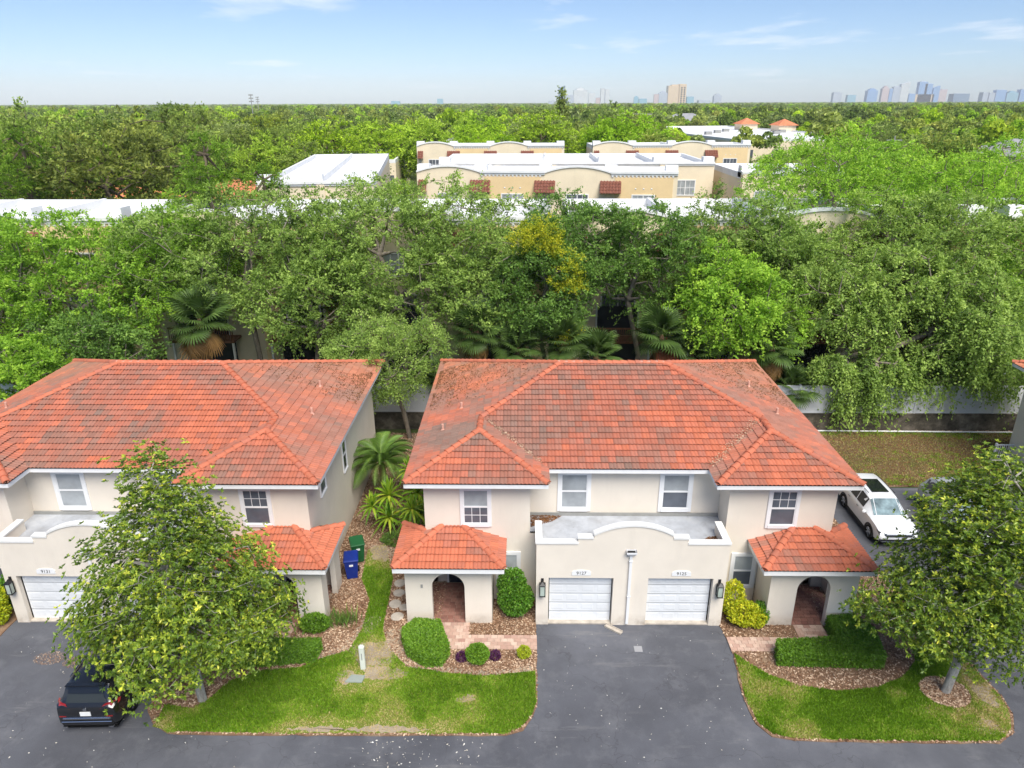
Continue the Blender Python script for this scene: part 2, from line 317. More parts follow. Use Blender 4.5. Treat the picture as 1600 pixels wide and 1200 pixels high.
def np_mesh(name, V, F, mat, tint=None, corners=3, color=None):
    """V (n,3) float, F (m,corners) int, tint: one float per face."""
    m = bpy.data.meshes.new(name); V = np.ascontiguousarray(V, np.float32); F = np.ascontiguousarray(F, np.int32)
    m.vertices.add(len(V)); m.vertices.foreach_set('co', V.ravel())
    nf = len(F); m.loops.add(nf*corners); m.polygons.add(nf)
    m.loops.foreach_set('vertex_index', F.ravel()); m.polygons.foreach_set('loop_start', np.arange(0, nf*corners, corners, dtype=np.int32))
    if tint is not None:
        a = m.attributes.new('tint', 'FLOAT', 'FACE'); a.data.foreach_set('value', np.clip(np.ascontiguousarray(tint, np.float32), 0, 1))
    if color is not None:
        a = m.attributes.new('tint', 'FLOAT_COLOR', 'FACE'); a.data.foreach_set('color', np.ascontiguousarray(color, np.float32).ravel())
    m.update(calc_edges=True)
    if mat: m.materials.append(MATS[mat])
    return m
def unit(a): return a/np.maximum(np.linalg.norm(a, axis=-1, keepdims=True), 1e-9)
def leaves(P, D, size, width, tint, rng, fold=0.25):
    """Folded rhombic leaves: P centres (n,3), D long axes (n,3). Returns V, F(tri), tint per face."""
    n = len(P); D = unit(D); up_ = unit(rng.normal(size=(n, 3)))*0.75+np.array([0.05, -0.2, 0.85]); R = unit(np.cross(D, up_)); N = np.cross(R, D)     # blades turn their faces to the light
    L = (size*0.5)[:, None]; Wd = (size*width*0.5)[:, None]
    V = np.empty((n, 4, 3)); V[:, 0] = P-D*L; V[:, 2] = P+D*L; V[:, 1] = P+R*Wd+N*Wd*fold; V[:, 3] = P-R*Wd+N*Wd*fold
    b = np.arange(n)[:, None]*4; F = np.concatenate([b+np.array([[0, 1, 2]]), b+np.array([[0, 2, 3]])], 1).reshape(-1, 3)
    return V.reshape(-1, 3), F, np.repeat(tint, 2)
def in_poly(P, poly):
    x, y = P[:, 0], P[:, 1]; r = np.zeros(len(P), bool); n = len(poly)
    for i in range(n):
        x0, y0 = poly[i]; x1, y1 = poly[(i+1) % n]
        c = ((y0 > y) != (y1 > y)); 
        with np.errstate(divide='ignore', invalid='ignore'):
            r ^= c & (x < (x1-x0)*(y-y0)/((y1-y0) if y1 != y0 else 1e-9)+x0)
    return r
def hash2(i, j, s=0): 
    v = np.sin(np.asarray(i)*127.1+np.asarray(j)*311.7+s*74.7)*43758.5453; return v-np.floor(v)
def vnoise(x, y, s=0):
    x = np.asarray(x, float); y = np.asarray(y, float); i, j = np.floor(x), np.floor(y); u, v = x-i, y-j; u = u*u*(3-2*u); v = v*v*(3-2*v)
    return (hash2(i, j, s)*(1-u)+hash2(i+1, j, s)*u)*(1-v)+(hash2(i, j+1, s)*(1-u)+hash2(i+1, j+1, s)*u)*v
def fbm(x, y, s=0): return 0.5*vnoise(x, y, s)+0.3*vnoise(x*2.1, y*2.1, s+3)+0.2*vnoise(x*4.3, y*4.3, s+9)
# ------------------------------------------------------------------ the ground
def struct(name, mb, mat): return tag(mb.build(name, mat), kind='structure')
g = MB(); g.quad((-9800, -900, -0.03), (9800, -900, -0.03), (9800, 9800, -0.03), (-9800, 9800, -0.03)); struct('ground', g, 'far_soil')
def wobble(poly, amp=0.05, step=0.35, seed=0):
    """Resample an outline finely and make it slightly uneven, as a hand-cut lawn edge is."""
    out = []; n = len(poly); k = 0
    for i in range(n):
        a, b = np.array(poly[i]), np.array(poly[(i+1) % n]); m = max(1, int(np.linalg.norm(b-a)/step)); d = (b-a)/max(np.linalg.norm(b-a), 1e-6); nn = np.array([-d[1], d[0]])
        for j in range(m):
            p = a+(b-a)*j/m; out.append(tuple(p+nn*amp*(2*float(hash2(k, seed))-1))); k += 1
    return out
r = MB(); r.quad((-70, -15, 0), (70, -15, 0), (70, 22.7, 0), (25.6, 22.7, 0), (25.6, 33.2, 0), (15.2, 33.2, 0), (15.2, 22.7, 0), (-70, 22.7, 0)); struct('road', r, 'asphalt')
ISL_L = [(-12.6, 18.0), (-12.14, 17.47), (-11.49, 17.07), (-8.6, 17.05), (-4.45, 17.08), (-0.52, 17.12), (0.02, 17.34), (0.38, 17.9), (0.54, 18.45), (0.55, 22.6), (0.55, 26), (-3, 26), (-3, 39.6), (-9.2, 39.6), (-9.2, 26), (-12.67, 26), (-12.67, 20)]
ISL_R = [(7.7, 22.6), (7.76, 21.6), (7.81, 20.9), (7.58, 18.8), (7.70, 17.70), (8.05, 17.2), (8.7, 17.03), (11.94, 16.99), (15.2, 17.0), (15.9, 17.4), (16.34, 18.15), (16.46, 19.02), (16.3, 20.5), (15.9, 22.6), (15.35, 27), (15.2, 33.3), (31, 33.3), (31, 40.2), (10, 40.2), (10, 26), (7.7, 26)]
ISL_LL = [(-20.05, 20.9), (-20.0, 26), (-34, 26), (-34, 19.7), (-21.4, 19.7)]
for poly, nm, mt in ((ISL_L, 'planting_bed', 'mulch_soil'), (ISL_R, 'planting_bed', 'mulch_soil'), (ISL_LL, 'planting_bed', 'mulch_soil')):
    m = MB(); m.prism(wobble(poly, 0.03, 0.4, len(poly)), 0.001, 0.035, 'z'); struct(nm, m, mt)
LAWN_L = [(-12.07, 17.35), (-12.08, 18.23), (-11.13, 18.1), (-10.66, 18.61), (-10.31, 19.31), (-9.41, 19.8), (-8.02, 20.0), (-7.41, 20.42), (-6.45, 20.86), (-6.19, 22.0), (-6.23, 23.71), (-6.86, 25.18), (-7.04, 27.29), (-6.3, 27.8), (-5.53, 25.19), (-5.45, 23.32), (-5.39, 22.01), (-4.96, 20.98), (-4.16, 20.08), (-2.64, 19.78), (-1.26, 19.65), (0.48, 19.91), (0.50, 18.45), (0.34, 17.93), (-0.02, 17.42), (-0.52, 17.19), (-4.45, 17.14), (-8.61, 17.12), (-11.5, 17.14)]
LAWN_R = [(7.86, 20.88), (8.16, 20.47), (8.77, 19.82), (9.72, 19.32), (10.95, 19.08), (12.36, 19.26), (13.48, 19.75), (14.33, 20.53), (14.71, 21.53), (15.85, 22.2), (16.20, 20.24), (16.38, 18.97), (16.26, 18.19), (15.84, 17.48), (15.19, 17.08), (11.95, 17.06), (8.71, 17.1), (8.11, 17.27), (7.77, 17.73), (7.66, 18.81)]
YARD = [(11.8, 33.35), (30.8, 33.35), (30.8, 40.0), (11.8, 40.0)]
for poly, nm, mt in ((LAWN_L, 'lawn', 'lawn_soil'), (LAWN_R, 'lawn', 'lawn_soil'), (YARD, 'back_yard', 'yard_soil')):
    m = MB(); m.prism(wobble(poly, 0.05, 0.3, len(poly)+3), 0.02, 0.045, 'z'); struct(nm, m, mt)
m = MB(); m.prism(wobble([(-5.3, 21.9), (-4.7, 22.2), (-4.45, 21.0), (-3.9, 20.3), (-2.7, 20.05), (-1.2, 19.95), (0.45, 20.15), (0.45, 19.9), (-1.2, 19.68), (-2.7, 19.8), (-4.2, 20.1), (-4.98, 20.95)], 0.05, 0.25, 5), 0.02, 0.040, 'z'); struct('sand_strip', m, 'sand_soil')
m = MB(); m.prism(wobble([(-7.3, 20.2), (-6.3, 20.95), (-6.0, 22.2), (-6.3, 22.3), (-6.7, 21.2), (-7.6, 20.6)], 0.04, 0.25, 9), 0.02, 0.040, 'z'); struct('sand_strip', m, 'sand_soil')
for i, (bx_, by_, ra, rb) in enumerate(((-5.35, 20.75, 0.95, 0.75), (-5.0, 19.75, 0.8, 0.35), (-6.2, 19.55, 0.45, 0.28), (-4.4, 17.32, 1.2, 0.12), (-6.6, 17.3, 0.9, 0.10), (-1.9, 18.6, 0.3, 0.16), (-5.9, 22.3, 0.35, 0.6), (-6.3, 27.0, 0.6, 0.7), (15.9, 19.4, 0.35, 0.9), (15.2, 17.6, 0.6, 0.3), (13.4, 18.4, 0.3, 0.2))):
    m = MB(); m.prism(wobble([(bx_+ra*math.cos(t)*(1+.25*math.sin(3*t+i)), by_+rb*math.sin(t)*(1+.2*math.cos(2*t+i))) for t in np.linspace(0, 2*math.pi, 22, endpoint=False)], 0.07, 0.1, i+40), 0.03, 0.0465+0.0002*i, 'z'); struct('bare_patch', m, 'sand_soil')
# soil round the foot of the right-hand magnolia
m = MB(); m.prism(wobble([(14.6+0.85*math.cos(t), 19.1+0.72*math.sin(t)) for t in np.linspace(0, 2*math.pi, 18, endpoint=False)], 0.05, 0.3, 4), 0.03, 0.060, 'z'); struct('tree_ring', m, 'mulch_soil')
# the drive slab edge under the doors
# ------------------------------------------------------------------ loose cover on the ground
def scatter(polys, n, rng, avoid=()):
    out = []
    for poly in polys:
        p = np.array(poly); lo, hi = p.min(0), p.max(0); q = rng.uniform(lo, hi, (n, 2)); q = q[in_poly(q, poly)]
        for a in avoid: q = q[~in_poly(q, a)]
        out.append(q)
    return np.concatenate(out)
def circ(x, y, r, n=16, ry=None): return [(x+r*math.cos(t), y+(ry or r)*math.sin(t)) for t in np.linspace(0, 2*math.pi, n, endpoint=False)]
def blades(name, polys, n, label, z=0.045, h=0.05, seed=1, avoid=(), dry=(), base=0.32):
    rng = np.random.default_rng(seed); q = scatter(polys, n, rng, avoid)
    dr = fbm(q[:, 0]*0.55, q[:, 1]*0.55, seed)
    d = np.clip((dr-0.50)*2.8, 0, 0.55)+0.35*np.clip(vnoise(q[:, 0]*2.3, q[:, 1]*2.3, seed+7)-0.66, 0, 1)*2
    for (cx_, cy_, rx, ry, k) in dry: d = d+k*np.exp(-((q[:, 0]-cx_)/rx)**2-((q[:, 1]-cy_)/ry)**2)*(0.5+vnoise(q[:, 0]*3, q[:, 1]*3, 2))
    keep = rng.random(len(q)) > np.clip(d*0.75-0.1, 0, 0.8); q = q[keep]; d = d[keep]
    m = len(q); a = rng.uniform(0, 2*math.pi, m); hh = h*1.3*rng.uniform(0.5, 1.4, m)*(1-0.4*np.clip(d, 0, 1)); ln = rng.uniform(0.2, 0.9, m)*hh; w = rng.uniform(0.010, 0.026, m)
    V = np.zeros((m, 3, 3)); s, c = np.sin(a), np.cos(a)
    V[:, 0] = np.c_[q[:, 0]-c*w, q[:, 1]-s*w, np.full(m, z)]; V[:, 1] = np.c_[q[:, 0]+c*w, q[:, 1]+s*w, np.full(m, z)]
    b = rng.uniform(0, 2*math.pi, m); V[:, 2] = np.c_[q[:, 0]+np.cos(b)*ln, q[:, 1]+np.sin(b)*ln, z+hh]
    t = base+0.28*(fbm(q[:, 0]*0.9, q[:, 1]*0.9, seed+5)-0.45)+rng.normal(0, 0.15, m)+0.75*np.clip(d, 0, 1)
    o = link(name, np_mesh(name, V.reshape(-1, 3), np.arange(m*3).reshape(-1, 3), 'grass', t)); return tag(o, label, 'grass', kind='stuff')
RING = circ(14.6, 19.1, 0.82, ry=0.7)
blades('grass', [LAWN_L], 330000, 'bright green mown lawn with dry tan patches left of the central driveway', seed=3,
       dry=((-5.4, 20.9, 0.9, 0.9, 0.95), (-5.2, 19.6, 1.5, 0.6, 0.55), (-6.3, 17.3, 1.9, 0.3, 0.6), (-4.6, 17.3, 2.2, 0.32, 0.7), (-1.9, 18.6, 0.5, 0.3, 0.4), (-11.9, 17.4, 0.6, 0.4, 0.8), (-6.2, 26.9, 1.0, 1.0, 0.9), (-5.9, 19.3, 0.6, 0.4, 0.6)))
blades('grass', [LAWN_R], 200000, 'bright green mown lawn curving round the mulch bed right of the central driveway', seed=4, avoid=(RING,),
       dry=((15.9, 19.6, 0.8, 2.0, 0.75), (15.2, 17.9, 1.1, 0.7, 0.6), (14.2, 18.4, 1.2, 0.6, 0.4), (12.2, 17.3, 2.0, 0.3, 0.35)))
blades('grass', [YARD], 120000, 'thin brownish grass of the shaded back yard by the white fence', seed=6, h=0.06, base=0.12, dry=((18, 35, 6, 2.2, 1.2), (23, 38.5, 9, 1.4, 1.2), (27, 36, 3, 2, 0.9)))
def chips(name, polys, n, label, cat, mat, z=0.04, size=(0.05, 0.13), seed=1, avoid=(), bias=0.0):
    rng = np.random.default_rng(seed); q = scatter(polys, n, rng, avoid); m = len(q)
    P = np.c_[q, z+rng.uniform(0.0, 0.03, m)]; D = np.c_[rng.normal(size=(m, 2)), rng.normal(0, 0.25, m)]
    t = np.clip(rng.beta(1.6, 1.8, m)+0.5*(fbm(q[:, 0]*0.8, q[:, 1]*0.8, seed)-0.45)+bias, 0, 1)
    V, F, T = leaves(P, D, rng.uniform(size[0], size[1], m), 0.45, t, rng)
    return tag(link(name, np_mesh(name, V, F, mat, T)), label, cat, kind='stuff')
chips('mulch', [ISL_L], 170000, 'brown bark mulch round the shrubs left of the central driveway', 'mulch', 'chips', seed=5, avoid=(LAWN_L, [(-3.2, 20.95), (0.6, 20.95), (0.6, 21.75), (-2.1, 21.75), (-2.1, 26), (-3.2, 26)]), bias=0.06)
chips('mulch', [ISL_R], 190000, 'brown bark mulch bed inside the L shaped hedge corner', 'mulch', 'chips', seed=6, avoid=(LAWN_R, YARD, [(7.7, 20.98), (11.75, 20.98), (11.75, 26), (10.5, 26), (10.5, 21.75), (7.7, 21.75)]), bias=0.08)
chips('mulch', [RING], 3500, 'pale mulch ring round the foot of the grey magnolia trunk', 'mulch', 'chips', z=0.062, seed=8, bias=0.2)
chips('fallen_leaves', [YARD], 9000, 'brown fallen leaves strewn over the back yard', 'leaves', 'litter', z=0.05, size=(0.05, 0.12), seed=9)
chips('fallen_petals', [[(-5.2, 15.9), (-1.2, 15.9), (-1.2, 17.0), (-5.2, 17.0)]], 90, 'white fallen petals on the asphalt below the lawn edge', 'petals', 'petals', z=0.004, size=(0.02, 0.10), seed=10)
chips('fallen_petals', [[(-17, 14.5), (9, 14.5), (9, 17.0), (-17, 17.0)], [(-19, 17), (-13, 17), (-13, 21.5), (-19, 21.5)], [(0.7, 17), (7.5, 17), (7.5, 22), (0.7, 22)]], 90, 'pale leaf and petal specks scattered over the road and driveways', 'petals', 'petals', z=0.004, size=(0.02, 0.07), seed=12)
chips('fallen_leaves', [circ(-17.4, 20.4, 0.6, ry=0.35), circ(-16.3, 20.2, 0.5, ry=0.3)], 900, 'tan leaf litter washed together on the driveway beside the black car', 'leaves', 'chips', z=0.004, size=(0.02, 0.05), seed=13, bias=0.15)
# ------------------------------------------------------------------ paver walks (each paver its own piece)
def paver_mesh(w, d, h=0.03):
    m = MB(); m.box(-w/2+0.006, w/2-0.006, -d/2+0.006, d/2-0.006, 0, h); me = m.mesh('paver', 'paver'); return me
PAV = paver_mesh(0.25, 0.19); PAVH = paver_mesh(0.125, 0.19)
def walk(name, rects):
    mb = MB()
    for (x0, x1, y0, y1) in rects: mb.box(x0, x1, y0, y1, 0.02, 0.042)
    root = struct(name, mb, 'sand_soil')
    for (x0, x1, y0, y1) in rects:
        ny = max(1, round((y1-y0)/0.19)); dy = (y1-y0)/ny
        for j in range(ny):
            x = x0; k = 0
            while x < x1-0.05:
                half = (k == 0 and j % 2); w = 0.125 if half or x1-x < 0.2 else 0.25
                o = link('paver', PAVH if w < 0.2 else PAV, root); o.location = (x+w/2, y0+dy*(j+0.5), 0.034+0.006*random.random()); o.rotation_euler = (random.uniform(-.008, .008), random.uniform(-.008, .008), random.uniform(-.01, .01)); x += w; k += 1
    return root
walk('paver_walk', [(-2.05, 0.53, 20.98, 21.74), (-3.15, -2.05, 20.98, 22.42)])
walk('paver_walk', [(7.78, 10.55, 20.98, 21.72), (10.55, 11.67, 20.98, 22.42)])
walk('paver_walk', [(-9.6, -8.85, 21.4, 22.3)])
# stepping stones
for i, (x, y, rr) in enumerate([(-5.18, 24.85, 0.24), (-5.1, 24.2, 0.25), (-5.15, 23.5, 0.25), (-4.74, 23.3, 0.22), (-4.94, 22.74, 0.26)]):
    m = MB(); m.lathe([(0, 0.0), (rr, 0.0), (rr, 0.045), (rr-0.02, 0.06), (0, 0.06)], n=18); o = m.build('stepping_stone', 'concrete'); o.location = (x, y, 0.03); o.scale = (1, random.uniform(0.9, 1.05), 1)
    tag(o, ['rearmost round stepping stone beside the porch, by the lawn strip', 'second round stepping stone from the rear beside the porch', 'round stepping stone paired with a smaller one beside the porch', 'smallest round stepping stone, set against the porch wall', 'round stepping stone next to the kidney shaped hedge'][i], 'stepping stone', 'stepping stones beside the porch')
# ------------------------------------------------------------------ the tile-roofed double houses
OY = 30.0                                            # a house's own origin lies at y = 30 on the central plot
TW, TE = 0.30, 0.335                                 # tile cover width and exposure
prof_u = np.linspace(0, TW, 9); prof_h = 0.040*np.sqrt(0.5-0.5*np.cos(4*np.pi*prof_u/TW))
def tile_template():
    V = []; F = []
    for u, h in zip(prof_u, prof_h): V += [(u, -0.035, h+0.060), (u, TE+0.02, h+0.006), (u, -0.03, h+0.046), (u, -0.035, h+0.060)]
    for i in range(8):
        a = i*4; b = a+4; F += [(a, b, b+1, a+1), (a+2, b+2, b+3, a+3)]
    return np.array(V), np.array(F)
TV, TF = tile_template()
TV_SIDE = TV.copy(); TV_SIDE[:, 2] = np.repeat(prof_h*1.1, 4)+np.tile([0.044, 0.006, 0.030, 0.044], 9)      # flatter courses bedded on the side slopes
tile_me = np_mesh('tile', TV, TF, 'tile_object', corners=4); tile_side_me = np_mesh('tile', TV_SIDE, TF, 'tile_object', corners=4)
C_FRESH = np.array(lin(198, 113, 84)[:3]); C_MID = np.array(lin(179, 108, 88)[:3]); C_OLD = np.array(lin(156, 110, 95)[:3]); C_GREY = np.array(lin(130, 110, 100)[:3]); C_TAN = np.array(lin(176, 132, 96)[:3])
def tile_color(p, seed, kind):
    """Weathering per tile from where it lies (p in house coordinates): patches of newer, older, mossy and littered tiles."""
    x, y = p[0], p[1]; n1 = float(fbm(x*0.35+seed*7, y*0.5, seed)); n2 = float(fbm(x*1.3, y*1.1+seed*3, seed+4)); r = random.random()
    w = 0.50*n1+0.42*n2+0.04+random.gauss(0, 0.052)
    if kind == 'porch': w -= 0.16
    stops = [(0.34, C_FRESH), (0.45, C_MID), (0.58, C_OLD), (0.74, C_GREY)]; c = C_FRESH if w <= 0.34 else C_GREY
    for (a, ca), (b, cb) in zip(stops, stops[1:]):
        if a < w <= b: c = ca+(cb-ca)*(w-a)/(b-a)
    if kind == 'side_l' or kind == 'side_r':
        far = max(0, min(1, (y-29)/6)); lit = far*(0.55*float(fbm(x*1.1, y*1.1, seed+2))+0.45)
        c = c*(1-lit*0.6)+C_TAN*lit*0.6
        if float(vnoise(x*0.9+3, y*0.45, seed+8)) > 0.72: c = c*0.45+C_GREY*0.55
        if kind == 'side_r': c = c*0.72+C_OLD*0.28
    return tuple(np.clip(c*random.uniform(0.86, 1.1), 0, 1))
def roof_plane(poly, kind, seed, ox, store):
    """poly: 3-D convex outline; first edge is the eave (left to right seen from outside)."""
    P = [np.array(p, float) for p in poly]; u = P[1]-P[0]; u[2] = 0; u /= np.linalg.norm(u)
    nrm = np.zeros(3)
    for i in range(len(P)): nrm += np.cross(P[i]-P[0], P[(i+1) % len(P)]-P[0])
    nrm /= np.linalg.norm(nrm); nrm = nrm if nrm[2] > 0 else -nrm
    v = np.cross(nrm, u); v = v if v[2] > 0 else -v
    o = P[0] if 'origin' not in store else store['origin']
    L = np.array([[np.dot(p-o, u), np.dot(p-o, v)] for p in P])
    if np.dot(np.cross(u, v), nrm) < 0: u = -u; L[:, 0] *= -1
    lo, hi = L.min(0), L.max(0); cen = L.mean(0); edges = []
    for i in range(len(L)):
        a, b = L[i], L[(i+1) % len(L)]; d = (b-a)/np.linalg.norm(b-a); n2 = np.array([-d[1], d[0]])
        if np.dot(cen-a, n2) < 0: n2 = -n2
        edges.append((a, n2))
    i0, i1 = int(math.floor(lo[0]/TW))-1, int(math.ceil(hi[0]/TW))+1; j0, j1 = int(math.floor(lo[1]/TE))-1, int(math.ceil(hi[1]/TE))+1
    for j in range(j0, j1+1):
        for i in range(i0, i1+1):
            q = np.array([[i*TW, j*TE], [(i+1)*TW, j*TE], [(i+1)*TW, (j+1)*TE], [i*TW, (j+1)*TE]])
            dmin = [np.dot(q-a, n2).min() for a, n2 in edges]; dmax = [np.dot(q-a, n2).max() for a, n2 in edges]
            if min(dmax) <= 0.01: continue
            base = o+u*(i*TW)+v*(j*TE); cpos = base+u*TW/2+v*TE/2
            store['tiles'].append((base, u.copy(), v.copy(), nrm.copy(), min(dmin) > -0.015, edges, (i*TW, j*TE), tile_color(cpos, seed, kind), cpos, kind))
def cap_mesh():
    V = []; F = []; n = 7
    for k, (y, r, h) in enumerate(((0, 0.135, 0.05), (0.42, 0.115, 0.02), (0, 0.115, 0.03))):
        for i in range(n):
            t = math.pi*i/(n-1); V.append((r*math.cos(t)*1.05, y, r*math.sin(t)*0.85+h-0.04))
    for i in range(n-1):
        F += [(i, i+1, n+i+1, n+i), (2*n+i, 2*n+i+1, i+1, i)]
    F.append(tuple(range(n, 2*n)))
    m = bpy.data.meshes.new('ridge_tile'); m.from_pydata(V, [], F); m.materials.append(MATS['tile_object']); m.shade_smooth(); m.set_sharp_from_angle(angle=math.radians(50)); return m
CAP = cap_mesh()
def caps(a, b, parent, seed, jit=0.012):
    """A run of overlapping barrel tiles from a (low) to b (high)."""
    a, b = Vector(a), Vector(b); d = (b-a); L = d.length; d.normalize(); x = d.cross(Vector((0, 0, 1))).normalized(); z = x.cross(d)
    n = max(1, int(round(L/0.36)))
    for i in range(n):
        p = a+d*(L*i/n); o = link('ridge_tile', CAP, parent)
        M = Matrix(((x.x, d.x, z.x, p.x), (x.y, d.y, z.y, p.y-OY), (x.z, d.z, z.z, p.z+0.05), (0, 0, 0, 1)))
        o.matrix_local = M @ Matrix.Rotation(random.uniform(-.03, .03), 4, 'Z')
        w = random.random(); c = C_FRESH*0.8+C_MID*0.2 if w < 0.9 else C_MID
        o.color = (*np.clip(c*random.uniform(0.9, 1.12), 0, 1), 1)
def emit_tiles(store, parent, pick, fine=True):
    """pick: set of tile indexes that become objects of their own; the rest join into one field."""
    VV = []; FF = []; CC = []; n = 0; bmc = bmesh.new(); lay = bmc.faces.layers.float_color.new('tint')
    for k, (base, u, v, nn, inside, edges, ij, colr, cpos, kind) in enumerate(store['tiles']):
        tv = TV_SIDE if kind.startswith('side') else TV
        if k in pick:
            o = link('tile', tile_side_me if kind.startswith('side') else tile_me, parent); p = base-np.array([0, OY, 0])
            jz = random.uniform(-.006, .006)
            o.matrix_local = Matrix(((u[0], v[0], nn[0], p[0]+nn[0]*jz), (u[1], v[1], nn[1], p[1]+nn[1]*jz), (u[2], v[2], nn[2], p[2]+nn[2]*jz), (0, 0, 0, 1)))
            o.color = (*colr, 1); continue
        W_ = base+tv[:, :1]*u+tv[:, 1:2]*v+(tv[:, 2:3]+random.uniform(-.006, .006))*nn-np.array([0, OY, 0])
        if inside:
            VV.append(W_); FF.append(TF+n); n += len(TV); CC += [(*colr, 1)]*len(TF)
        else:
            t = bmesh.new(); vs = [t.verts.new(p) for p in W_]
            for f in TF: t.faces.new([vs[i] for i in f])
            for a, n2 in edges:
                pt = base+u*(a[0]-ij[0])+v*(a[1]-ij[1])-np.array([0, OY, 0]); pn = u*n2[0]+v*n2[1]
                if (abs(n2[0]) < 1e-3 and n2[1] > 0.9): continue     # the eave itself keeps its lip
                bmesh.ops.bisect_plane(t, geom=t.verts[:]+t.edges[:]+t.faces[:], plane_co=pt, plane_no=-pn, clear_outer=True)
            t.verts.index_update()
            if t.faces:
                mp_ = [bmc.verts.new(q.co) for q in t.verts]
                for f in t.faces:
                    g_ = bmc.faces.new([mp_[q.index] for q in f.verts]); g_[lay] = (*colr, 1); g_.smooth = True
            t.free()
    m1 = np_mesh('tile_field', np.concatenate(VV) if VV else np.zeros((3, 3)), np.concatenate(FF) if FF else np.zeros((0, 4), int), None, corners=4, color=np.array(CC) if CC else np.zeros((0, 4)))
    bm = bmesh.new(); bm.from_mesh(m1); m2 = bpy.data.meshes.new('cut'); bmc.to_mesh(m2); bm.from_mesh(m2); bm.to_mesh(m1); bm.free(); bmc.free(); bpy.data.meshes.remove(m2)
    m1.materials.append(MATS['tile_field'])
    return tag(link('tile_field', m1, parent), kind='stuff')
def window(H, x0, x1, z0, z1, face, axis='front', panes=('pane_dark', 'pane_dark'), grid=(0, 0), trim=0.13, both=False):
    """A trimmed double-hung window on a wall. axis front: wall plane y=face; right: x=face looking +x; left: x=face looking -x."""
    def tr(mb):
        def f(p):
            x, d, z = p
            return (x, face-d, z) if axis == 'front' else (face+d, x, z) if axis == 'right' else (face-d, x, z)
        mb.v = [f(p) for p in mb.v]; return mb
    zm = (z0+z1)/2
    m = MB((0, OY, 0)); m.box(x0-trim, x0, 0, 0.05, z0-trim, z1+trim); m.box(x1, x1+trim, 0, 0.05, z0-trim, z1+trim); m.box(x0, x1, 0, 0.05, z1, z1+trim); m.box(x0-0.03, x1+0.03, 0, 0.075, z0-trim, z0)
    w = tr(m).build('window', 'white_trim', H)
    for (a, b, pm) in ((zm, z1, panes[0]), (z0, zm, panes[1])):
        m = MB((0, OY, 0)); m.box(x0, x1, 0, 0.012, a, b); tr(m).build('pane', pm, w)
        f = MB((0, OY, 0)); s = 0.035; f.box(x0, x0+s, 0.0121, 0.034, a, b); f.box(x1-s, x1, 0.0121, 0.034, a, b); f.box(x0+s, x1-s, 0.0121, 0.036, a, a+s); f.box(x0+s, x1-s, 0.0121, 0.036, b-s, b); tr(f).build('sash', 'white_trim', w)
        if grid[0] and (both or (a == z0) == (grid[2] if len(grid) > 2 else True)):
            for k in range(1, grid[0]): 
                q = MB((0, OY, 0)); xx = x0+(x1-x0)*k/grid[0]; q.box(xx-0.011, xx+0.011, 0.0122, 0.022, a+s, b-s); tr(q).build('muntin', 'white_trim', w)
            for k in range(1, grid[1]):
                q = MB((0, OY, 0)); zz = a+(b-a)*k/grid[1]; q.box(x0+s, x1-s, 0.0123, 0.024, zz-0.011, zz+0.011); tr(q).build('muntin', 'white_trim', w)
    return w
def text_mesh(txt, size, mat):
    cu = bpy.data.curves.new('lettering', 'FONT'); cu.body = txt; cu.size = size; cu.extrude = 0.004; cu.align_x = 'CENTER'; cu.align_y = 'CENTER'
    o = bpy.data.objects.new('t', cu); COL.objects.link(o); bpy.context.view_layer.update()
    m = bpy.data.meshes.new_from_object(o.evaluated_get(bpy.context.evaluated_depsgraph_get())); bpy.data.objects.remove(o); m.materials.clear(); m.materials.append(MATS[mat]); return m
def lantern(H, x, y, z):
    m = MB((0, OY, 0)); yb = y; m.box(x-0.05, x+0.05, yb-0.03, yb, z+0.12, z+0.36); m.box(x-0.025, x+0.025, yb-0.16, yb-0.03, z+0.28, z+0.31)
    cy_ = yb-0.16; s = 0.10
    m.add([(x-s-.02, cy_-s-.02, z+0.2), (x+s+.02, cy_-s-.02, z+0.2), (x+s+.02, cy_+s+.02, z+0.2), (x-s-.02, cy_+s+.02, z+0.2), (x, cy_, z+0.31)], [(0, 1, 4), (1, 2, 4), (2, 3, 4), (3, 0, 4), (3, 2, 1, 0)])
    for sx in (-1, 1):
        for sy in (-1, 1): m.box(x+sx*s-0.012, x+sx*s+0.012, cy_+sy*s-0.012, cy_+sy*s+0.012, z-0.28, z+0.2)
    m.box(x-s-.015, x+s+.015, cy_-s-.015, cy_+s+.015, z-0.31, z-0.28); m.box(x-s-.01, x+s+.01, cy_-s-.01, cy_+s+.01, z+0.165, z+0.2)
    o = m.build('wall_lantern', 'black_metal', H); g_ = MB((0, OY, 0)); g_.box(x-s+.015, x+s-.015, cy_-s+.015, cy_+s-.015, z-0.279, z+0.164); g_.build('lantern_glass', 'lamp_glass', o)
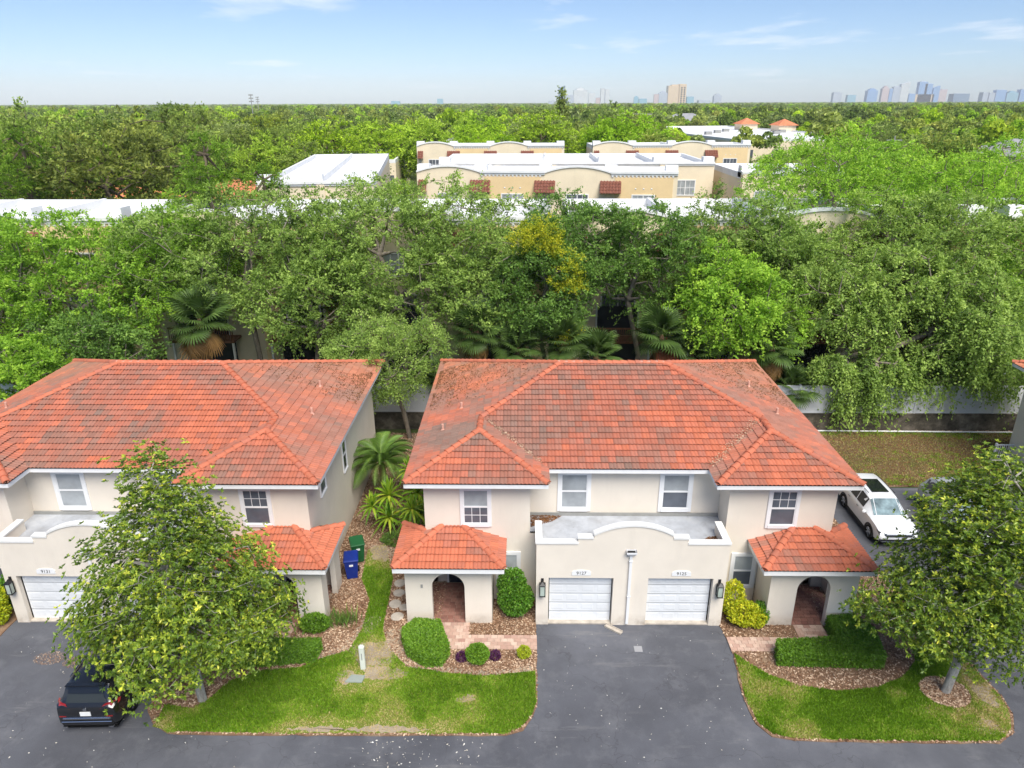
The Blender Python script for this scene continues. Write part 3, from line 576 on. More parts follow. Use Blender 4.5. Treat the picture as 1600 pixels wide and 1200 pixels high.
def house(C, dy, label, seed, n_tiles, numbers, view=0.0, detail=True):
    H = thing('double_house', label, 'house', (C, OY+dy, 0)); O = (0, OY, 0)
    EZ, HW, WI = 5.70, 8.60, 3.15                 # eave height, half eave width, inner edge of the wing eaves
    YW, YM, YR, YG = 23.35, 24.57, 36.95, 22.42   # wing eave, main eave, rear eave, garage front
    yc = (YM+YR)/2; hd = (YR-YM)/2; s = 2.15/hd; RZ = EZ+2.15; rx = HW-hd; wh = (HW-WI)/2; wx = WI+wh; wz = EZ+s*wh; wy = YW+wh; wb = YM+wh
    # --- walls
    w = MB(O)
    for sx in (-1, 1):
        X = lambda a, b: (min(sx*a, sx*b), max(sx*a, sx*b))
        w.box(*X(7.70, 7.95), 25.0, 36.4, 0, 5.52)                                  # outer side wall
        w.box(*X(7.70, 7.95), 23.9, 25.0, 2.62, 5.52)                               # over the porch recess
        w.box(*X(3.83, 7.70), 23.9, 24.12, 2.62, 5.52)                              # wing front, upper storey
        w.box(*X(3.83, 5.28), 23.9, 24.12, 0, 2.62)                                 # wing front beside the garage
        w.box(*X(3.52, 3.83), 23.9, 24.12, 0, 3.29)
        w.box(*X(3.83, 4.05), 24.12, 25.1, 0, 5.52)                                 # wing return
        w.box(*X(5.28, 7.95), 25.0, 25.2, 0, 2.62); w.box(*X(5.06, 5.28), 24.12, 25.2, 0, 2.62)   # porch back wall
        w.box(*X(5.06, 7.95), 24.12, 25.0, 2.55, 2.619)                             # recess ceiling
    w.box(-3.83, 3.83, 25.1, 25.3, 0, 5.52); w.box(-7.70, 7.70, 36.2, 36.4, 0, 5.52)
    w.build('wall', 'stucco', H)
    # --- garage block: piers, shaped parapet, side walls
    def outline(o=0.0):
        p = [(-3.6-o, 3.73+o)]; p += [(-2.05-o, 3.73+o), (-2.05-o, 3.96+o), (-1.46-o, 3.96+o), (-1.46-o, 4.10+o)]
        R_ = (1.46**2+0.40**2)/(2*0.40); a0 = math.asin(1.46/R_)
        p += [((R_+o)*math.sin(t), 4.10+0.40-R_+(R_+o)*math.cos(t)) for t in np.linspace(-a0, a0, 15)[1:-1]]
        return p+[(1.46+o, 4.10+o), (1.46+o, 3.96+o), (2.05+o, 3.96+o), (2.05+o, 3.73+o), (3.6+o, 3.73+o)]
    gm = MB(O); top = outline()
    gm.prism([(-3.6, 2.2)]+[(3.6, 2.2)]+top[::-1], YG, YG+0.2)
    for a, b in ((-3.6, -3.12), (-0.66, 0.66), (3.12, 3.6)): gm.box(a, b, YG, YG+0.2, 0, 2.2)
    for sx in (-1, 1): gm.box(min(sx*3.4, sx*3.6), max(sx*3.4, sx*3.6), YG+0.2, 23.9, 0, 3.73)
    for sx in (-1, 1):                                                                # reveals of the door openings
        gm.box(sx*0.66-0.06 if sx > 0 else -0.66, 0.66 if sx > 0 else -0.60, YG+0.2, YG+0.42, 0, 2.3)
    gm.build('garage_wall', 'stucco', H)
    cp = MB(O)
    cp.prism([(x, z+0.001) for x, z in top[4:-4]]+[(x+(0.02 if abs(x) > 1.4 else 0)*(1 if x > 0 else -1), z+0.078) for x, z in top[4:-4][::-1]], YG-0.035, YG+0.235)
    for sx in (-1, 1):
        for x0, x1, z in ((2.035, 3.615, 3.73), (1.48, 2.07, 3.96)): cp.box(min(sx*x0, sx*x1), max(sx*x0, sx*x1), YG-0.034, YG+0.234, z+0.001, z+0.076)
    for sx in (-1, 1): cp.box(min(sx*3.37, sx*3.64), max(sx*3.37, sx*3.64), YG+0.235, 23.9, 3.731, 3.80); cp.box(min(sx*3.6, sx*3.64), max(sx*3.6, sx*3.64), YG-0.03, YG+0.235, 3.731, 3.798)
    cp.build('parapet_cap', 'white_cap', H)
    dk = MB(O); dk.box(-3.4, 3.4, YG+0.2, 25.1, 3.22, 3.3); dk.box(-3.83, -3.4, 23.9, 25.1, 3.22, 3.3); dk.box(3.4, 3.83, 23.9, 25.1, 3.22, 3.3); d = dk.build('garage_deck', 'deck_membrane', H)
    fl = MB(O); fl.box(-3.82, 3.82, 25.04, 25.099, 3.3, 3.44); fl.build('flashing', 'pole_grey', d)
    # --- garage doors, panel by panel
    for k, (a, b) in enumerate(((-3.12, -0.66), (0.66, 3.12))):
        bk = MB(O); bk.box(a+0.04, b-0.04, YG+0.22, YG+0.26, 0.06, 2.2); gd = bk.build('garage_door', 'garage_paint', H)
        rows, cols = 5, 4
        for i in range(rows):
            z0 = 0.07+i*0.424
            for j in range(cols):
                xw = (b-a-0.10)/cols; xa = a+0.05+j*xw
                q = MB(O); x0, x1, za, zb = xa+0.07, xa+xw-0.07, z0+0.08, z0+0.35; y0, y1 = YG+0.2199, YG+0.213
                q.add([(x0, y0, za), (x1, y0, za), (x1, y0, zb), (x0, y0, zb), (x0+.03, y1, za+.03), (x1-.03, y1, za+.03), (x1-.03, y1, zb-.03), (x0+.03, y1, zb-.03)], [(4, 5, 6, 7), (0, 1, 5, 4), (1, 2, 6, 5), (2, 3, 7, 6), (3, 0, 4, 7)])
                q.build('panel', 'garage_paint', gd)
            if i: 
                q = MB(O); q.box(a+0.045, b-0.045, YG+0.214, YG+0.2199, z0-0.012, z0-0.004); q.build('joint', 'gutter_shadow', gd)
        sl = MB(O); sl.box(a, b, YG+0.02, YG+0.3, 0.004, 0.06); sl.build('threshold', 'concrete', H)
        if numbers[k]:
            xm = (a+b)/2
            pl = MB(O); pl.prism([(xm-0.36, 2.33), (xm+0.36, 2.33)]+[(xm+0.36*math.cos(t), 2.47+0.10*math.sin(t)) for t in np.linspace(0, math.pi, 9)], YG-0.02, YG); p = pl.build('number_plate', 'white_trim', H)
            t = link('lettering', text_mesh(numbers[k], 0.19, 'lettering'), p); t.matrix_local = Matrix.Translation((xm, YG-0.021-OY, 2.43)) @ Matrix.Rotation(math.pi/2, 4, 'X')
    lantern(H, -3.36, YG, 1.82); lantern(H, 3.36, YG, 1.82)
    # --- downspout with its funnel head in the middle of the garage wall
    ds = MB(O); ds.box(-0.11, -0.01, YG-0.09, YG-0.001, 0.12, 3.28); ds.box(-0.13, 0.01, YG-0.105, YG-0.002, 3.0, 3.04); ds.box(-0.13, 0.01, YG-0.105, YG-0.002, 1.4, 1.43)
    dsp = ds.build('downspout', 'white_trim', H); hd_ = MB(O); hd_.add([(-0.16, YG-0.12, 3.28), (0.04, YG-0.12, 3.28), (0.04, YG-0.003, 3.28), (-0.16, YG-0.003, 3.28), (-0.25, YG-0.22, 3.42), (0.13, YG-0.22, 3.42), (0.13, YG-0.003, 3.42), (-0.25, YG-0.003, 3.42), (-0.25, YG-0.22, 3.50), (0.13, YG-0.22, 3.50), (0.13, YG-0.003, 3.50), (-0.25, YG-0.003, 3.50)],
        [(3, 2, 1, 0), (0, 1, 5, 4), (1, 2, 6, 5), (2, 3, 7, 6), (3, 0, 4, 7), (4, 5, 9, 8), (5, 6, 10, 9), (6, 7, 11, 10), (7, 4, 8, 11)]); hd_.build('funnel_head', 'white_trim', dsp)
    q = MB(O); q.box(-0.20, 0.08, YG-0.19, YG-0.004, 3.425, 3.445); q.build('funnel_opening', 'gutter_shadow', dsp)
    if detail:
        # --- windows
        window(H, -6.42, -5.46, 3.66, 5.16, 23.9, panes=('pane_blind', 'pane_dark'), grid=(3, 2))
        window(H, 5.46, 6.42, 3.66, 5.16, 23.9, panes=('pane_dark', 'pane_dark'), grid=(3, 2, False))
        window(H, -2.56, -1.52, 3.66, 5.20, 25.1, panes=('pane_blind', 'pane_blind'), trim=0.15); window(H, 1.52, 2.56, 3.66, 5.20, 25.1, panes=('pane_blind', 'pane_dark'), trim=0.15)
        window(H, 4.32, 5.08, 0.82, 2.22, 23.9, panes=('pane_blind', 'pane_dark')); window(H, -5.08, -4.32, 0.82, 2.22, 23.9, panes=('pane_blind', 'pane_dark'))
        for ax, f in (('right', 7.95), ('left', -7.95)):
            window(H, 25.6, 26.35, 3.9, 5.0, f, ax, panes=('pane_dark', 'pane_dark'), trim=0.06); window(H, 29.3, 29.9, 3.0, 4.6, f, ax, panes=('pane_black', 'pane_black'), trim=0.05); window(H, 33.0, 33.6, 4.5, 5.1, f, ax, panes=('pane_black', 'pane_black'), trim=0.05)
    # --- porches
    for sx in (-1, 1):
        m = MB(O); ac, ar, sp = 6.97, 0.63, 1.72
        arch = [(ac+ar*math.cos(t), sp+ar*math.sin(t)) for t in np.linspace(0, math.pi, 17)]
        poly = [(8.62, 0), (8.62, 2.72), (5.30, 2.72), (5.30, 0), (ac-ar, 0)]+arch[::-1]+[(ac+ar, 0)]
        m.prism([(sx*x, z) for x, z in poly], YG, YG+0.24)
        m.box(min(sx*5.30, sx*5.52), max(sx*5.30, sx*5.52), YG+0.24, 23.9, 0, 2.72)
        for a, b, z0 in ((YG+0.24, 23.05, 0), (24.25, 25.0, 0)): m.box(min(sx*8.40, sx*8.62), max(sx*8.40, sx*8.62), a, b, z0, 2.72)
        m.box(min(sx*8.40, sx*8.62), max(sx*8.40, sx*8.62), 23.05, 24.25, 2.25, 2.72)
        m.box(min(sx*7.95, sx*8.40), max(sx*7.95, sx*8.40), 24.8, 25.0, 0, 2.72)
        pw = m.build('porch_wall', 'stucco', H)
        c = MB(O); c.box(min(sx*5.52, sx*8.40), max(sx*5.52, sx*8.40), YG+0.24, 23.9, 2.5, 2.55); c.box(min(sx*7.95, sx*8.40), max(sx*7.95, sx*8.40), 23.9, 24.8, 2.5, 2.549); c.build('porch_ceiling', 'white_cap', H)
        f = MB(O); f.box(min(sx*5.52, sx*8.40), max(sx*5.52, sx*8.40), YG+0.02, 25.0, 0.03, 0.045); fl_ = f.build('porch_floor', 'sand_soil', H)
        if detail:
            ny = 12
            for j in range(ny):
                for i in range(11):
                    x = 5.66+0.25*i+(0.06 if j % 2 else 0); y = YG+0.12+0.205*j
                    if x > 8.35 or (y < YG+0.26 and not (6.40 < x < 7.54)): continue
                    o = link('paver', PAVP, fl_); o.location = (sx*x, y-OY, 0.042+0.005*random.random())
        if sx < 0 and detail:
            b = MB(O); b.box(-8.02, -7.94, YG-0.03, YG-0.001, 1.72, 1.86); b.build('doorbell_box', 'pole_grey', H)
        # front door at the back of the porch
        dx = 6.75*sx
        dr = MB(O); dr.box(dx-0.48, dx+0.48, 24.94, 24.999, 0.06, 2.1); D = dr.build('front_door', 'door_paint', H)
        for a in (-0.20, 0.20):
            q = MB(O); q.box(dx+a-0.16, dx+a+0.16, 24.925, 24.9399, 1.45, 1.95); q.build('pane', 'pane_blind', D)
        q = MB(O); q.box(dx-0.56, dx-0.48, 24.93, 24.999, 0.05, 2.18); q.box(dx+0.48, dx+0.56, 24.93, 24.999, 0.05, 2.18); q.box(dx-0.48, dx+0.48, 24.93, 24.999, 2.1, 2.18); q.build('door_frame', 'white_trim', D)
        # porch roof: eaves, planes, tiles
        PE, PT, px0, px1, pf = 2.92, 3.50, 4.80, 8.97, 21.93
        A, B, C1, C2 = (px1, pf, PE), (px0, pf, PE), (6.43, 23.9, PT), (7.30, 23.9, PT)
        S1, S2, S3 = (px1, 24.94, PE), (7.95, 23.92, PE+0.355*1.02), (7.95, 24.94, PE)
        HX = (7.95, pf+1.97*(px1-7.95)/(px1-7.30), PE+(PT-PE)*(px1-7.95)/(px1-7.30))
        mir = lambda p: (sx*p[0], p[1], p[2]); dn = lambda p: (sx*p[0], p[1], p[2]-0.015)
        rm = MB(O)
        for pl in ((A, B, C1, C2), (S1, A, C2, S2), (B, (px0, 23.9, PE), C1), (S1, S2, S3)): rm.quad(*[dn(p) for p in pl])
        ro = rm.build('porch_roof', 'roof_felt', H)
        fa = MB(O); fa.box(min(sx*px0, sx*px1), max(sx*px0, sx*px1), pf, pf+0.04, 2.72, PE-0.016); fa.box(min(sx*(px1-.04), sx*px1), max(sx*(px1-.04), sx*px1), pf+0.04, 24.94, 2.721, PE-0.017); fa.box(min(sx*px0, sx*(px0+.04)), max(sx*px0, sx*(px0+.04)), pf+0.04, 23.9, 2.721, PE-0.017)
        fa.box(min(sx*(px0+.04), sx*(px1-.04)), max(sx*(px0+.04), sx*(px1-.04)), pf+0.04, 23.9, 2.722, 2.742); fa.box(min(sx*7.95, sx*(px1-.04)), max(sx*7.95, sx*(px1-.04)), 23.9, 24.94, 2.722, 2.742); fa.build('fascia', 'white_trim', ro)
        st = {'tiles': []}
        pls = [((B, A, C2, C1), 'porch'), ((A, S1, S2, HX), 'porch'), ((HX, (7.95, 23.9, HX[2]), C2), 'porch'), (((px0, 23.9, PE), B, C1), 'porch')]
        for pl, kd in pls:
            q = [mir(p) for p in pl]
            if sx < 0: q = [q[1], q[0]]+q[2:][::-1]
            roof_plane(q, kd, seed+sx, C, st)
        stores.append((st, ro, H))
        caps(mir(A), mir(C2), ro, seed); caps(mir(B), mir(C1), ro, seed)
        if sx*view >= 0 or True: caps(mir(S1), mir(S2), ro, seed)
    # --- main roof
    FP = {'EZ': EZ}
    e = lambda x, y: (x, y, EZ)
    rl, rr = (-rx, yc, RZ), (rx, yc, RZ)
    planes = [([e(-WI, YM), e(WI, YM), (wx, wb, wz), rr, rl, (-wx, wb, wz)], 'front')]
    for sx in (-1, 1):
        kd = 'side_l' if sx < 0 else 'side_r'
        q1 = [e(sx*HW, YR), e(sx*HW, YW), (sx*wx, wy, wz), (sx*wx, YR-wh, wz)]; q2 = [(sx*wx, YR-wh, wz), (sx*wx, wb, wz), (sx*rx, yc, RZ)]
        q3 = [e(sx*HW, YW), e(sx*WI, YW), (sx*wx, wy, wz)]; q4 = [e(sx*WI, YW), e(sx*WI, YM), (sx*wx, wb, wz), (sx*wx, wy, wz)]
        planes += [(q1, kd), (q2, kd), (q3, 'front'), (q4, kd if sx > 0 else 'front')]
    planes += [([e(HW, YR), e(-HW, YR), rl, rr], 'rear')]
    rm = MB(O)
    for pl, kd in planes: rm.quad(*[(p[0], p[1], p[2]-0.015) for p in pl])
    ro = rm.build('roof', 'roof_felt', H)
    so = MB(O); so.quad(*[(x, y, 5.53) for x, y in ((-HW, YW), (-WI, YW), (-WI, YM), (WI, YM), (WI, YW), (HW, YW), (HW, YR), (-HW, YR))]); so.build('soffit', 'white_trim', ro)
    fa = MB(O); t_ = 0.035; zt = EZ-0.016; zb = 5.52
    for sx in (-1, 1):
        fa.box(min(sx*WI, sx*HW), max(sx*WI, sx*HW), YW-0.001, YW+t_, zb, zt); fa.box(min(sx*HW, sx*(HW-t_)), max(sx*HW, sx*(HW-t_)), YW+t_, YR, zb, zt-0.001); fa.box(min(sx*WI, sx*(WI+t_)), max(sx*WI, sx*(WI+t_)), YW+t_, YM+t_, zb, zt-0.001)
    fa.box(-WI, WI, YM-0.001, YM+t_, zb, zt); fa.box(-HW, HW, YR-t_, YR, zb, zt); fa.build('fascia', 'white_trim', ro)
    st = {'tiles': []}
    for pl, kd in planes:
        if kd == 'rear': continue
        st['origin'] = np.array(pl[0], float)
        if kd.startswith('side') and abs(pl[0][2]-EZ) > 0.1: st['origin'] = np.array((math.copysign(HW, pl[0][0]), YR, EZ))
        roof_plane(pl, kd, seed, C, st)
    st.pop('origin'); stores.append((st, ro, H))
    caps(rl, (0, yc, RZ), ro, seed); caps((0, yc, RZ), rr, ro, seed)
    for sx in (-1, 1):
        caps((sx*wx, wb, wz), (sx*rx, yc, RZ), ro, seed); caps(e(sx*HW, YW), (sx*wx, wy, wz), ro, seed); caps(e(sx*WI, YW), (sx*wx, wy, wz), ro, seed); caps((sx*wx, wy, wz), (sx*wx, wb, wz), ro, seed); caps(e(sx*HW, YR), (sx*rx, yc, RZ), ro, seed)
    # mortar patches on the ridge, plumbing pipes through the tiles
    for (x0, x1) in ((-rx-0.1, -rx+1.1), (rx-1.2, rx-0.05)):
        q = MB(O); q.box(x0, x1, yc-0.10, yc+0.10, RZ+0.03, RZ+0.135); q.build('mortar_cap', 'mortar', ro, bevel=0.02)
    def on_side(sx, x, y): return EZ+s*(HW-abs(x))
    for (sx, x, y) in ((-1, -6.85, 29.0), (-1, -7.5, 27.2), (1, 7.0, 28.6), (1, 6.6, 31.5)):
        q = MB(O); z = on_side(sx, x, y); q.tube((x, y, z-0.05), (x, y, z+0.32), 0.055, n=10); q.tube((x, y, z+0.0), (x, y, z+0.10), 0.11, 0.06, n=10); q.build('vent_pipe', 'mortar', ro)
    return H
stores = []
_pv = MB(); _pv.box(-0.119, 0.119, -0.096, 0.096, 0, 0.02); PAVP = _pv.mesh('paver', 'paver_porch')
HC = house(4.14, 0.0, 'cream stucco double house with terracotta hip roof and arched porches, numbers 9127 and 9125', 1, 300, ('9127', '9125'))
HL = house(-16.27, -0.1, 'cream stucco double house with terracotta roof behind the magnolia and black car, number 9131', 2, 300, ('9131', '9129'))
HR = house(35.4, 0.0, 'cream house whose wall corner and roof tip show beyond the parked white car', 3, 0, (None, None), detail=False)
camv = np.array([0, 0, CAM_H])
for Hh, cap_n in ((HC, 300), (HL, 300), (HR, 0)):
    off = np.array([Hh.location.x, Hh.location.y-OY, 0]); cand = []
    for si, (st, ro, h) in enumerate(stores):
        if h is not Hh: continue
        for k, t in enumerate(st['tiles']):
            d = t[8]+off-camv
            if t[4] and abs(t[8][0]+off[0]) < 0.80*(t[8][1]+off[1]): cand.append((-abs(np.dot(t[3], d))/np.linalg.norm(d)**3, si, k))
    cand.sort(); pick = {}
    for _, si, k in cand[:cap_n]: pick.setdefault(si, set()).add(k)
    for si, (st, ro, h) in enumerate(stores):
        if h is Hh: emit_tiles(st, ro, pick.get(si, set()))
# leaf litter lying on the garage decks and in the roof valley
def litter_on(polys, n, z, label, seed, size=(0.04, 0.10)): return chips('fallen_leaves', polys, n, label, 'leaves', 'litter', z=z, size=size, seed=seed)
litter_on([[(0.35, 24.2), (1.2, 24.6), (1.6, 25.0), (0.35, 25.05)], circ(7.5, 23.2, 0.5, ry=0.4)], 1500, 3.302, 'brown leaf litter drifted into the corners of the central garage roof deck', 21)
litter_on([circ(-17.6, 23.6, 0.55, ry=0.3), circ(-16.9, 22.9, 0.8, ry=0.18)], 700, 3.302, 'brown leaf litter on the garage roof deck behind the magnolia', 22)
def valley_litter(label, C, a, b, n, seed, wid=0.14, pale=True, lift=0.10):
    rng = np.random.default_rng(seed); t = rng.random(n)**0.9; a, b = np.array(a), np.array(b); P = a+(b-a)*t[:, None]+rng.normal(0, 1, (n, 3))*np.array([wid, wid, 0.02])+np.array([C, 0, lift])
    V, F, T = leaves(P, rng.normal(size=(n, 3))*[1, 1, 0.3], rng.uniform(0.03, 0.09, n), 0.4, np.clip((0.8 if pale else 0.45)+rng.normal(0, 0.2, n), 0, 1), rng); return tag(link('fallen_leaves', np_mesh('fallen_leaves', V, F, 'chips' if pale else 'litter', T)), label, 'leaves', kind='stuff')
sl = 2.15/6.19
valley_litter('pale dry litter in the left roof valley of the central house', 4.14, (-5.6, 27.1, 6.58), (-3.3, 24.75, 5.76), 420, 81, 0.07)
valley_litter('pale dry litter in the right roof valley of the central house', 4.14, (5.7, 27.2, 6.62), (3.3, 24.75, 5.76), 900, 82, 0.16)
def plane_litter(label, C, side, y0, y1, n, seed):
    rng = np.random.default_rng(seed); y = y0+(y1-y0)*rng.random(n)**0.6; dx = 0.15+5.2*rng.random(n)**1.5; ok = dx < (36.95-y); y, dx = y[ok], dx[ok]; keep = fbm(y*0.9, dx*0.9, seed) > 0.40; y, dx = y[keep], dx[keep]; m_ = len(y)
    P = np.c_[C+side*(8.6-dx), y, 5.7+sl*dx+0.075+rng.uniform(0, .03, m_)]; D = np.c_[rng.normal(size=(m_, 2)), rng.normal(0, .2, m_)]; V, F, T = leaves(P, D, rng.uniform(0.05, 0.12, m_), 0.35, np.clip(0.6+rng.normal(0, 0.25, m_), 0, 1), rng); return tag(link('fallen_leaves', np_mesh('fallen_leaves', V, F, 'litter', T)), label, 'leaves', kind='stuff')
plane_litter('oak leaf litter over the rear left roof corner of the central house', 4.14, -1, 29.5, 36.6, 5200, 83); plane_litter('oak leaf litter over the rear right roof corner of the central house', 4.14, 1, 29.5, 36.6, 4200, 84); plane_litter('oak leaf litter over the rear roof corner of the left house', -16.27, 1, 30.5, 36.4, 4200, 85)
# splash block below the left garage door's edge
m = MB(); m.box(-0.36, 0.36, -0.1, 0.1, 0.0, 0.035); m.box(-0.36, 0.36, -0.1, -0.07, 0.035, 0.07); m.box(-0.36, 0.36, 0.07, 0.1, 0.035, 0.07)
o = m.build('splash_block', 'concrete'); o.location = (3.55, 22.15, 0.002); o.rotation_euler = (0, 0, math.radians(-38)); tag(o, 'white splash trough lying on the driveway beside the downspout', 'splash block')
# ------------------------------------------------------------------ trees
def skeleton(trunk, attr, rng, k_path=0.35, wig=0.10):
    """Join every attractor to the nearest part of a growing branch net rooted in the trunk polyline."""
    P = [np.array(p, float) for p in trunk]; par = [-1]+list(range(len(P)-1)); pl = [0.0]
    for i in range(1, len(P)): pl.append(pl[-1]+np.linalg.norm(P[i]-P[i-1])*0.35)
    lowest = 1 if len(P) > 2 else 0
    order = np.argsort(np.linalg.norm(attr-P[-1], axis=1)); tips = []
    for ai in order:
        a = attr[ai]; A = np.array(P); d = np.linalg.norm(A-a, axis=1); cost = d+k_path*np.array(pl); cost[:lowest] += 100
        j = int(np.argmin(cost)); n = max(1, int(d[j]/0.9)); p0 = A[j]; prev = j
        for s in range(1, n+1):
            t = s/n; p = p0+(a-p0)*t
            if s < n: p = p+rng.normal(0, wig*min(1, d[j]*0.4), 3)+np.array([0, 0, 0.12*d[j]*t*(1-t)*2])
            P.append(p); par.append(prev); pl.append(pl[prev]+d[j]/n); prev = len(P)-1
        tips.append(prev)
    P = np.array(P); par = np.array(par); r = np.zeros(len(P)); acc = np.zeros(len(P))
    return P, par, np.array(tips)
def radii(P, par, tip_r, root_r, exp=2.3):
    acc = np.zeros(len(P)); child = np.zeros(len(P), bool); child[par[par >= 0]] = True
    for i in range(len(P)-1, -1, -1):
        if not child[i]: acc[i] = max(acc[i], tip_r**exp)
        if par[i] >= 0: acc[par[i]] += acc[i]
    r = acc**(1/exp); return np.minimum(r*min(1.6, root_r/r[0]) if r[0] > 0 else r, root_r)
def branch_mesh(name, P, par, r, mat, rmin=0.0):
    V = []; F = []; k = 0
    for i in range(len(P)):
        j = par[i]
        if j < 0 or r[i] < rmin: continue
        n = 7 if r[j] > 0.08 else 4 if r[j] > 0.025 else 3
        d = P[i]-P[j]; L = np.linalg.norm(d)
        if L < 1e-6: continue
        d = d/L; x = np.cross(d, [0.3, 0.9, 0.2]); x /= np.linalg.norm(x)+1e-9; y = np.cross(d, x)
        t = np.arange(n)*2*np.pi/n; ring = np.cos(t)[:, None]*x+np.sin(t)[:, None]*y
        V.append(P[j]-d*r[j]*0.3+ring*r[j]); V.append(P[i]+ring*r[i])
        for q in range(n): F.append((k+q, k+(q+1) % n, k+n+(q+1) % n)); F.append((k+q, k+n+(q+1) % n, k+n+q))
        k += 2*n
    return np_mesh(name, np.concatenate(V), np.array(F), mat)
def foliage(tips, centre, n_per, spread, size, width, rng, flat=0.6, tint0=0.45, droop=0.0, var=0.16, out_bias=0.55, strands=6):
    """Leaves set along short arching twigs (strands) that leave every branch tip."""
    n_per = int(n_per*1.75); per = max(4, n_per//strands); ns = len(tips)*strands; c = np.repeat(tips, strands, 0)
    sp = np.repeat(spread*rng.uniform(0.8, 1.5, len(tips)), strands)*rng.uniform(0.7, 1.3, ns)
    d = rng.normal(size=(ns, 3)); d[:, 2] *= flat; d = unit(d)+out_bias*unit(c-centre); d = unit(d); d[:, 2] -= droop*0.5
    t = rng.random((ns, per))**0.8; q = c[:, None]+d[:, None]*(t*sp[:, None])[..., None]*1.25; q[..., 2] -= (0.22+droop*1.1)*(t**2)*sp[:, None]*1.25
    P = q.reshape(-1, 3)+rng.normal(0, 0.075, (ns*per, 3)); D = np.repeat(d, per, 0)*0.8+rng.normal(0, 0.55, (ns*per, 3)); D[:, 2] -= droop*0.4
    ti = np.repeat(np.repeat(tint0+rng.normal(0, var*0.7, len(tips)), strands)+rng.normal(0, var*0.7, ns), per)+rng.normal(0, 0.10, ns*per)+0.10*(t.ravel()-0.5)
    return leaves(P, D, rng.uniform(size[0], size[1], ns*per), width, ti, rng)
def lobes_points(lobes, n, rng, shell=0.62, cull=0.5):
    """Points through the outer part of a union of ellipsoids (cx,cy,cz,rx,ry,rz)."""
    vol = np.array([l[3]*l[4]*l[5] for l in lobes])**0.75; out = []
    for l, k in zip(lobes, rng.multinomial(n, vol/vol.sum())):
        u = unit(rng.normal(size=(k, 3)))*(shell+(1-shell)*rng.random(k)**0.6)[:, None]
        out.append(np.array(l[:3])+u*np.array(l[3:]))
    P = np.concatenate(out); keep = np.ones(len(P), bool)
    for l in lobes:                                          # drop what lies deep inside another lobe
        q = np.linalg.norm((P-np.array(l[:3]))/np.array(l[3:]), axis=1); keep &= q > cull
    return P[keep]
def tree(name, label, cat, loc, trunk, lobes, n_tip, n_leaf, spread, size, leaf, barkm='bark_oak', root_r=0.28, width=0.5, seed=1, group=None, cull=0.5, flat=0.6, tint=0.45, droop=0.0, tip_r=0.012, shell=0.62, var=0.16, make=True, zmin=0.8):
    rng = np.random.default_rng(seed); A = lobes_points(lobes, n_tip, rng, shell, cull); A = A[A[:, 2] > zmin]
    cen = np.average(np.array([l[:3] for l in lobes]), axis=0, weights=[l[3] for l in lobes])-np.array([0, 0, 1.0])
    P, par, tips = skeleton(trunk, A, rng); r = radii(P, par, tip_r, root_r)
    bm = branch_mesh('trunk', P, par, r, barkm); V, F, T = foliage(P[tips], cen, n_leaf, spread, size, width, rng, flat, tint, droop, var)
    cm = np_mesh('crown', V, F, leaf, T)
    if not make: return bm, cm
    o = thing(name, label, cat, loc, 0, group); link('trunk', bm, o); link('crown', cm, o); return o
def rand_lobes(rng, rx, ry, z0, z1, n, k=0.42):
    """Irregular crown: overlapping lobes round a centre."""
    zc = (z0+z1)/2; hz = (z1-z0)/2; L = [(0, 0, zc, rx*0.6, ry*0.6, hz*0.75)]
    for i in range(n):
        a = 2*math.pi*(i+rng.random()*0.6)/n; q = rng.uniform(0.45, 0.68); s = rng.uniform(0.8, 1.2)*k
        L.append((rx*q*math.cos(a), ry*q*math.sin(a), zc+hz*rng.uniform(-0.42, 0.5), rx*s, ry*s, hz*s*1.15))
    L.append((rx*rng.uniform(-.2, .2), ry*rng.uniform(-.2, .2), z1-hz*0.4, rx*0.42, ry*0.42, hz*0.42))
    return L
def oak(label, x, y, zb, zt, rx, ry, leaf, seed, trunk=None, n_tip=330, n_leaf=62, spread=0.62, size=(0.13, 0.25), group='oaks behind the houses', tint=0.45, droop=0.0, lobes=None, root_r=0.26, name='oak_tree', nl=8, zmin=0.8):
    rng = np.random.default_rng(seed+500); rx *= 1.12; ry *= 1.1; n_tip = int(n_tip*1.35); L = lobes or rand_lobes(rng, rx, ry, zb, zt, nl, 0.46)
    T = trunk or [(0, 0, -0.1), (rng.normal(0, .25), rng.normal(0, .25), zb*0.55), (rng.normal(0, .5), rng.normal(0, .5), zb+0.25*(zt-zb)), (rng.normal(0, .6), rng.normal(0, .6), zb+0.55*(zt-zb))]
    return tree(name, label, 'tree', (x, y, 0), T, L, n_tip, n_leaf, spread, size, leaf, seed=seed, group=group, droop=droop, tint=tint, root_r=root_r, zmin=zmin)
oak('spreading oak with two leaning grey limbs behind the left house roof', -29.5, 45.5, 3.2, 12.6, 6.6, 4.5, 'leaf_oak_bright', 1, trunk=[(6.0, -2.5, -0.1), (5.2, -2.4, 3.0), (3.2, -1.8, 5.0), (0.5, -0.5, 6.5), (-2.5, 0, 7.5)], n_tip=420, n_leaf=62, root_r=0.3)
oak('low bright oak bough hanging beside the rear corner of the left house', -30.2, 39.5, 1.6, 6.4, 2.6, 2.4, 'leaf_oak_bright', 2, n_tip=150, n_leaf=62, spread=0.5)
oak('second lean-limbed oak behind the ridge of the left house', -27.0, 42.0, 3.4, 7.0, 3.8, 2.2, 'leaf_oak_dark', 24, trunk=[(4.2, -1.5, -0.1), (3.0, -1.2, 3.4), (0.0, -0.3, 4.6), (-3.2, 0.2, 4.9)], n_tip=170, n_leaf=46, root_r=0.24)
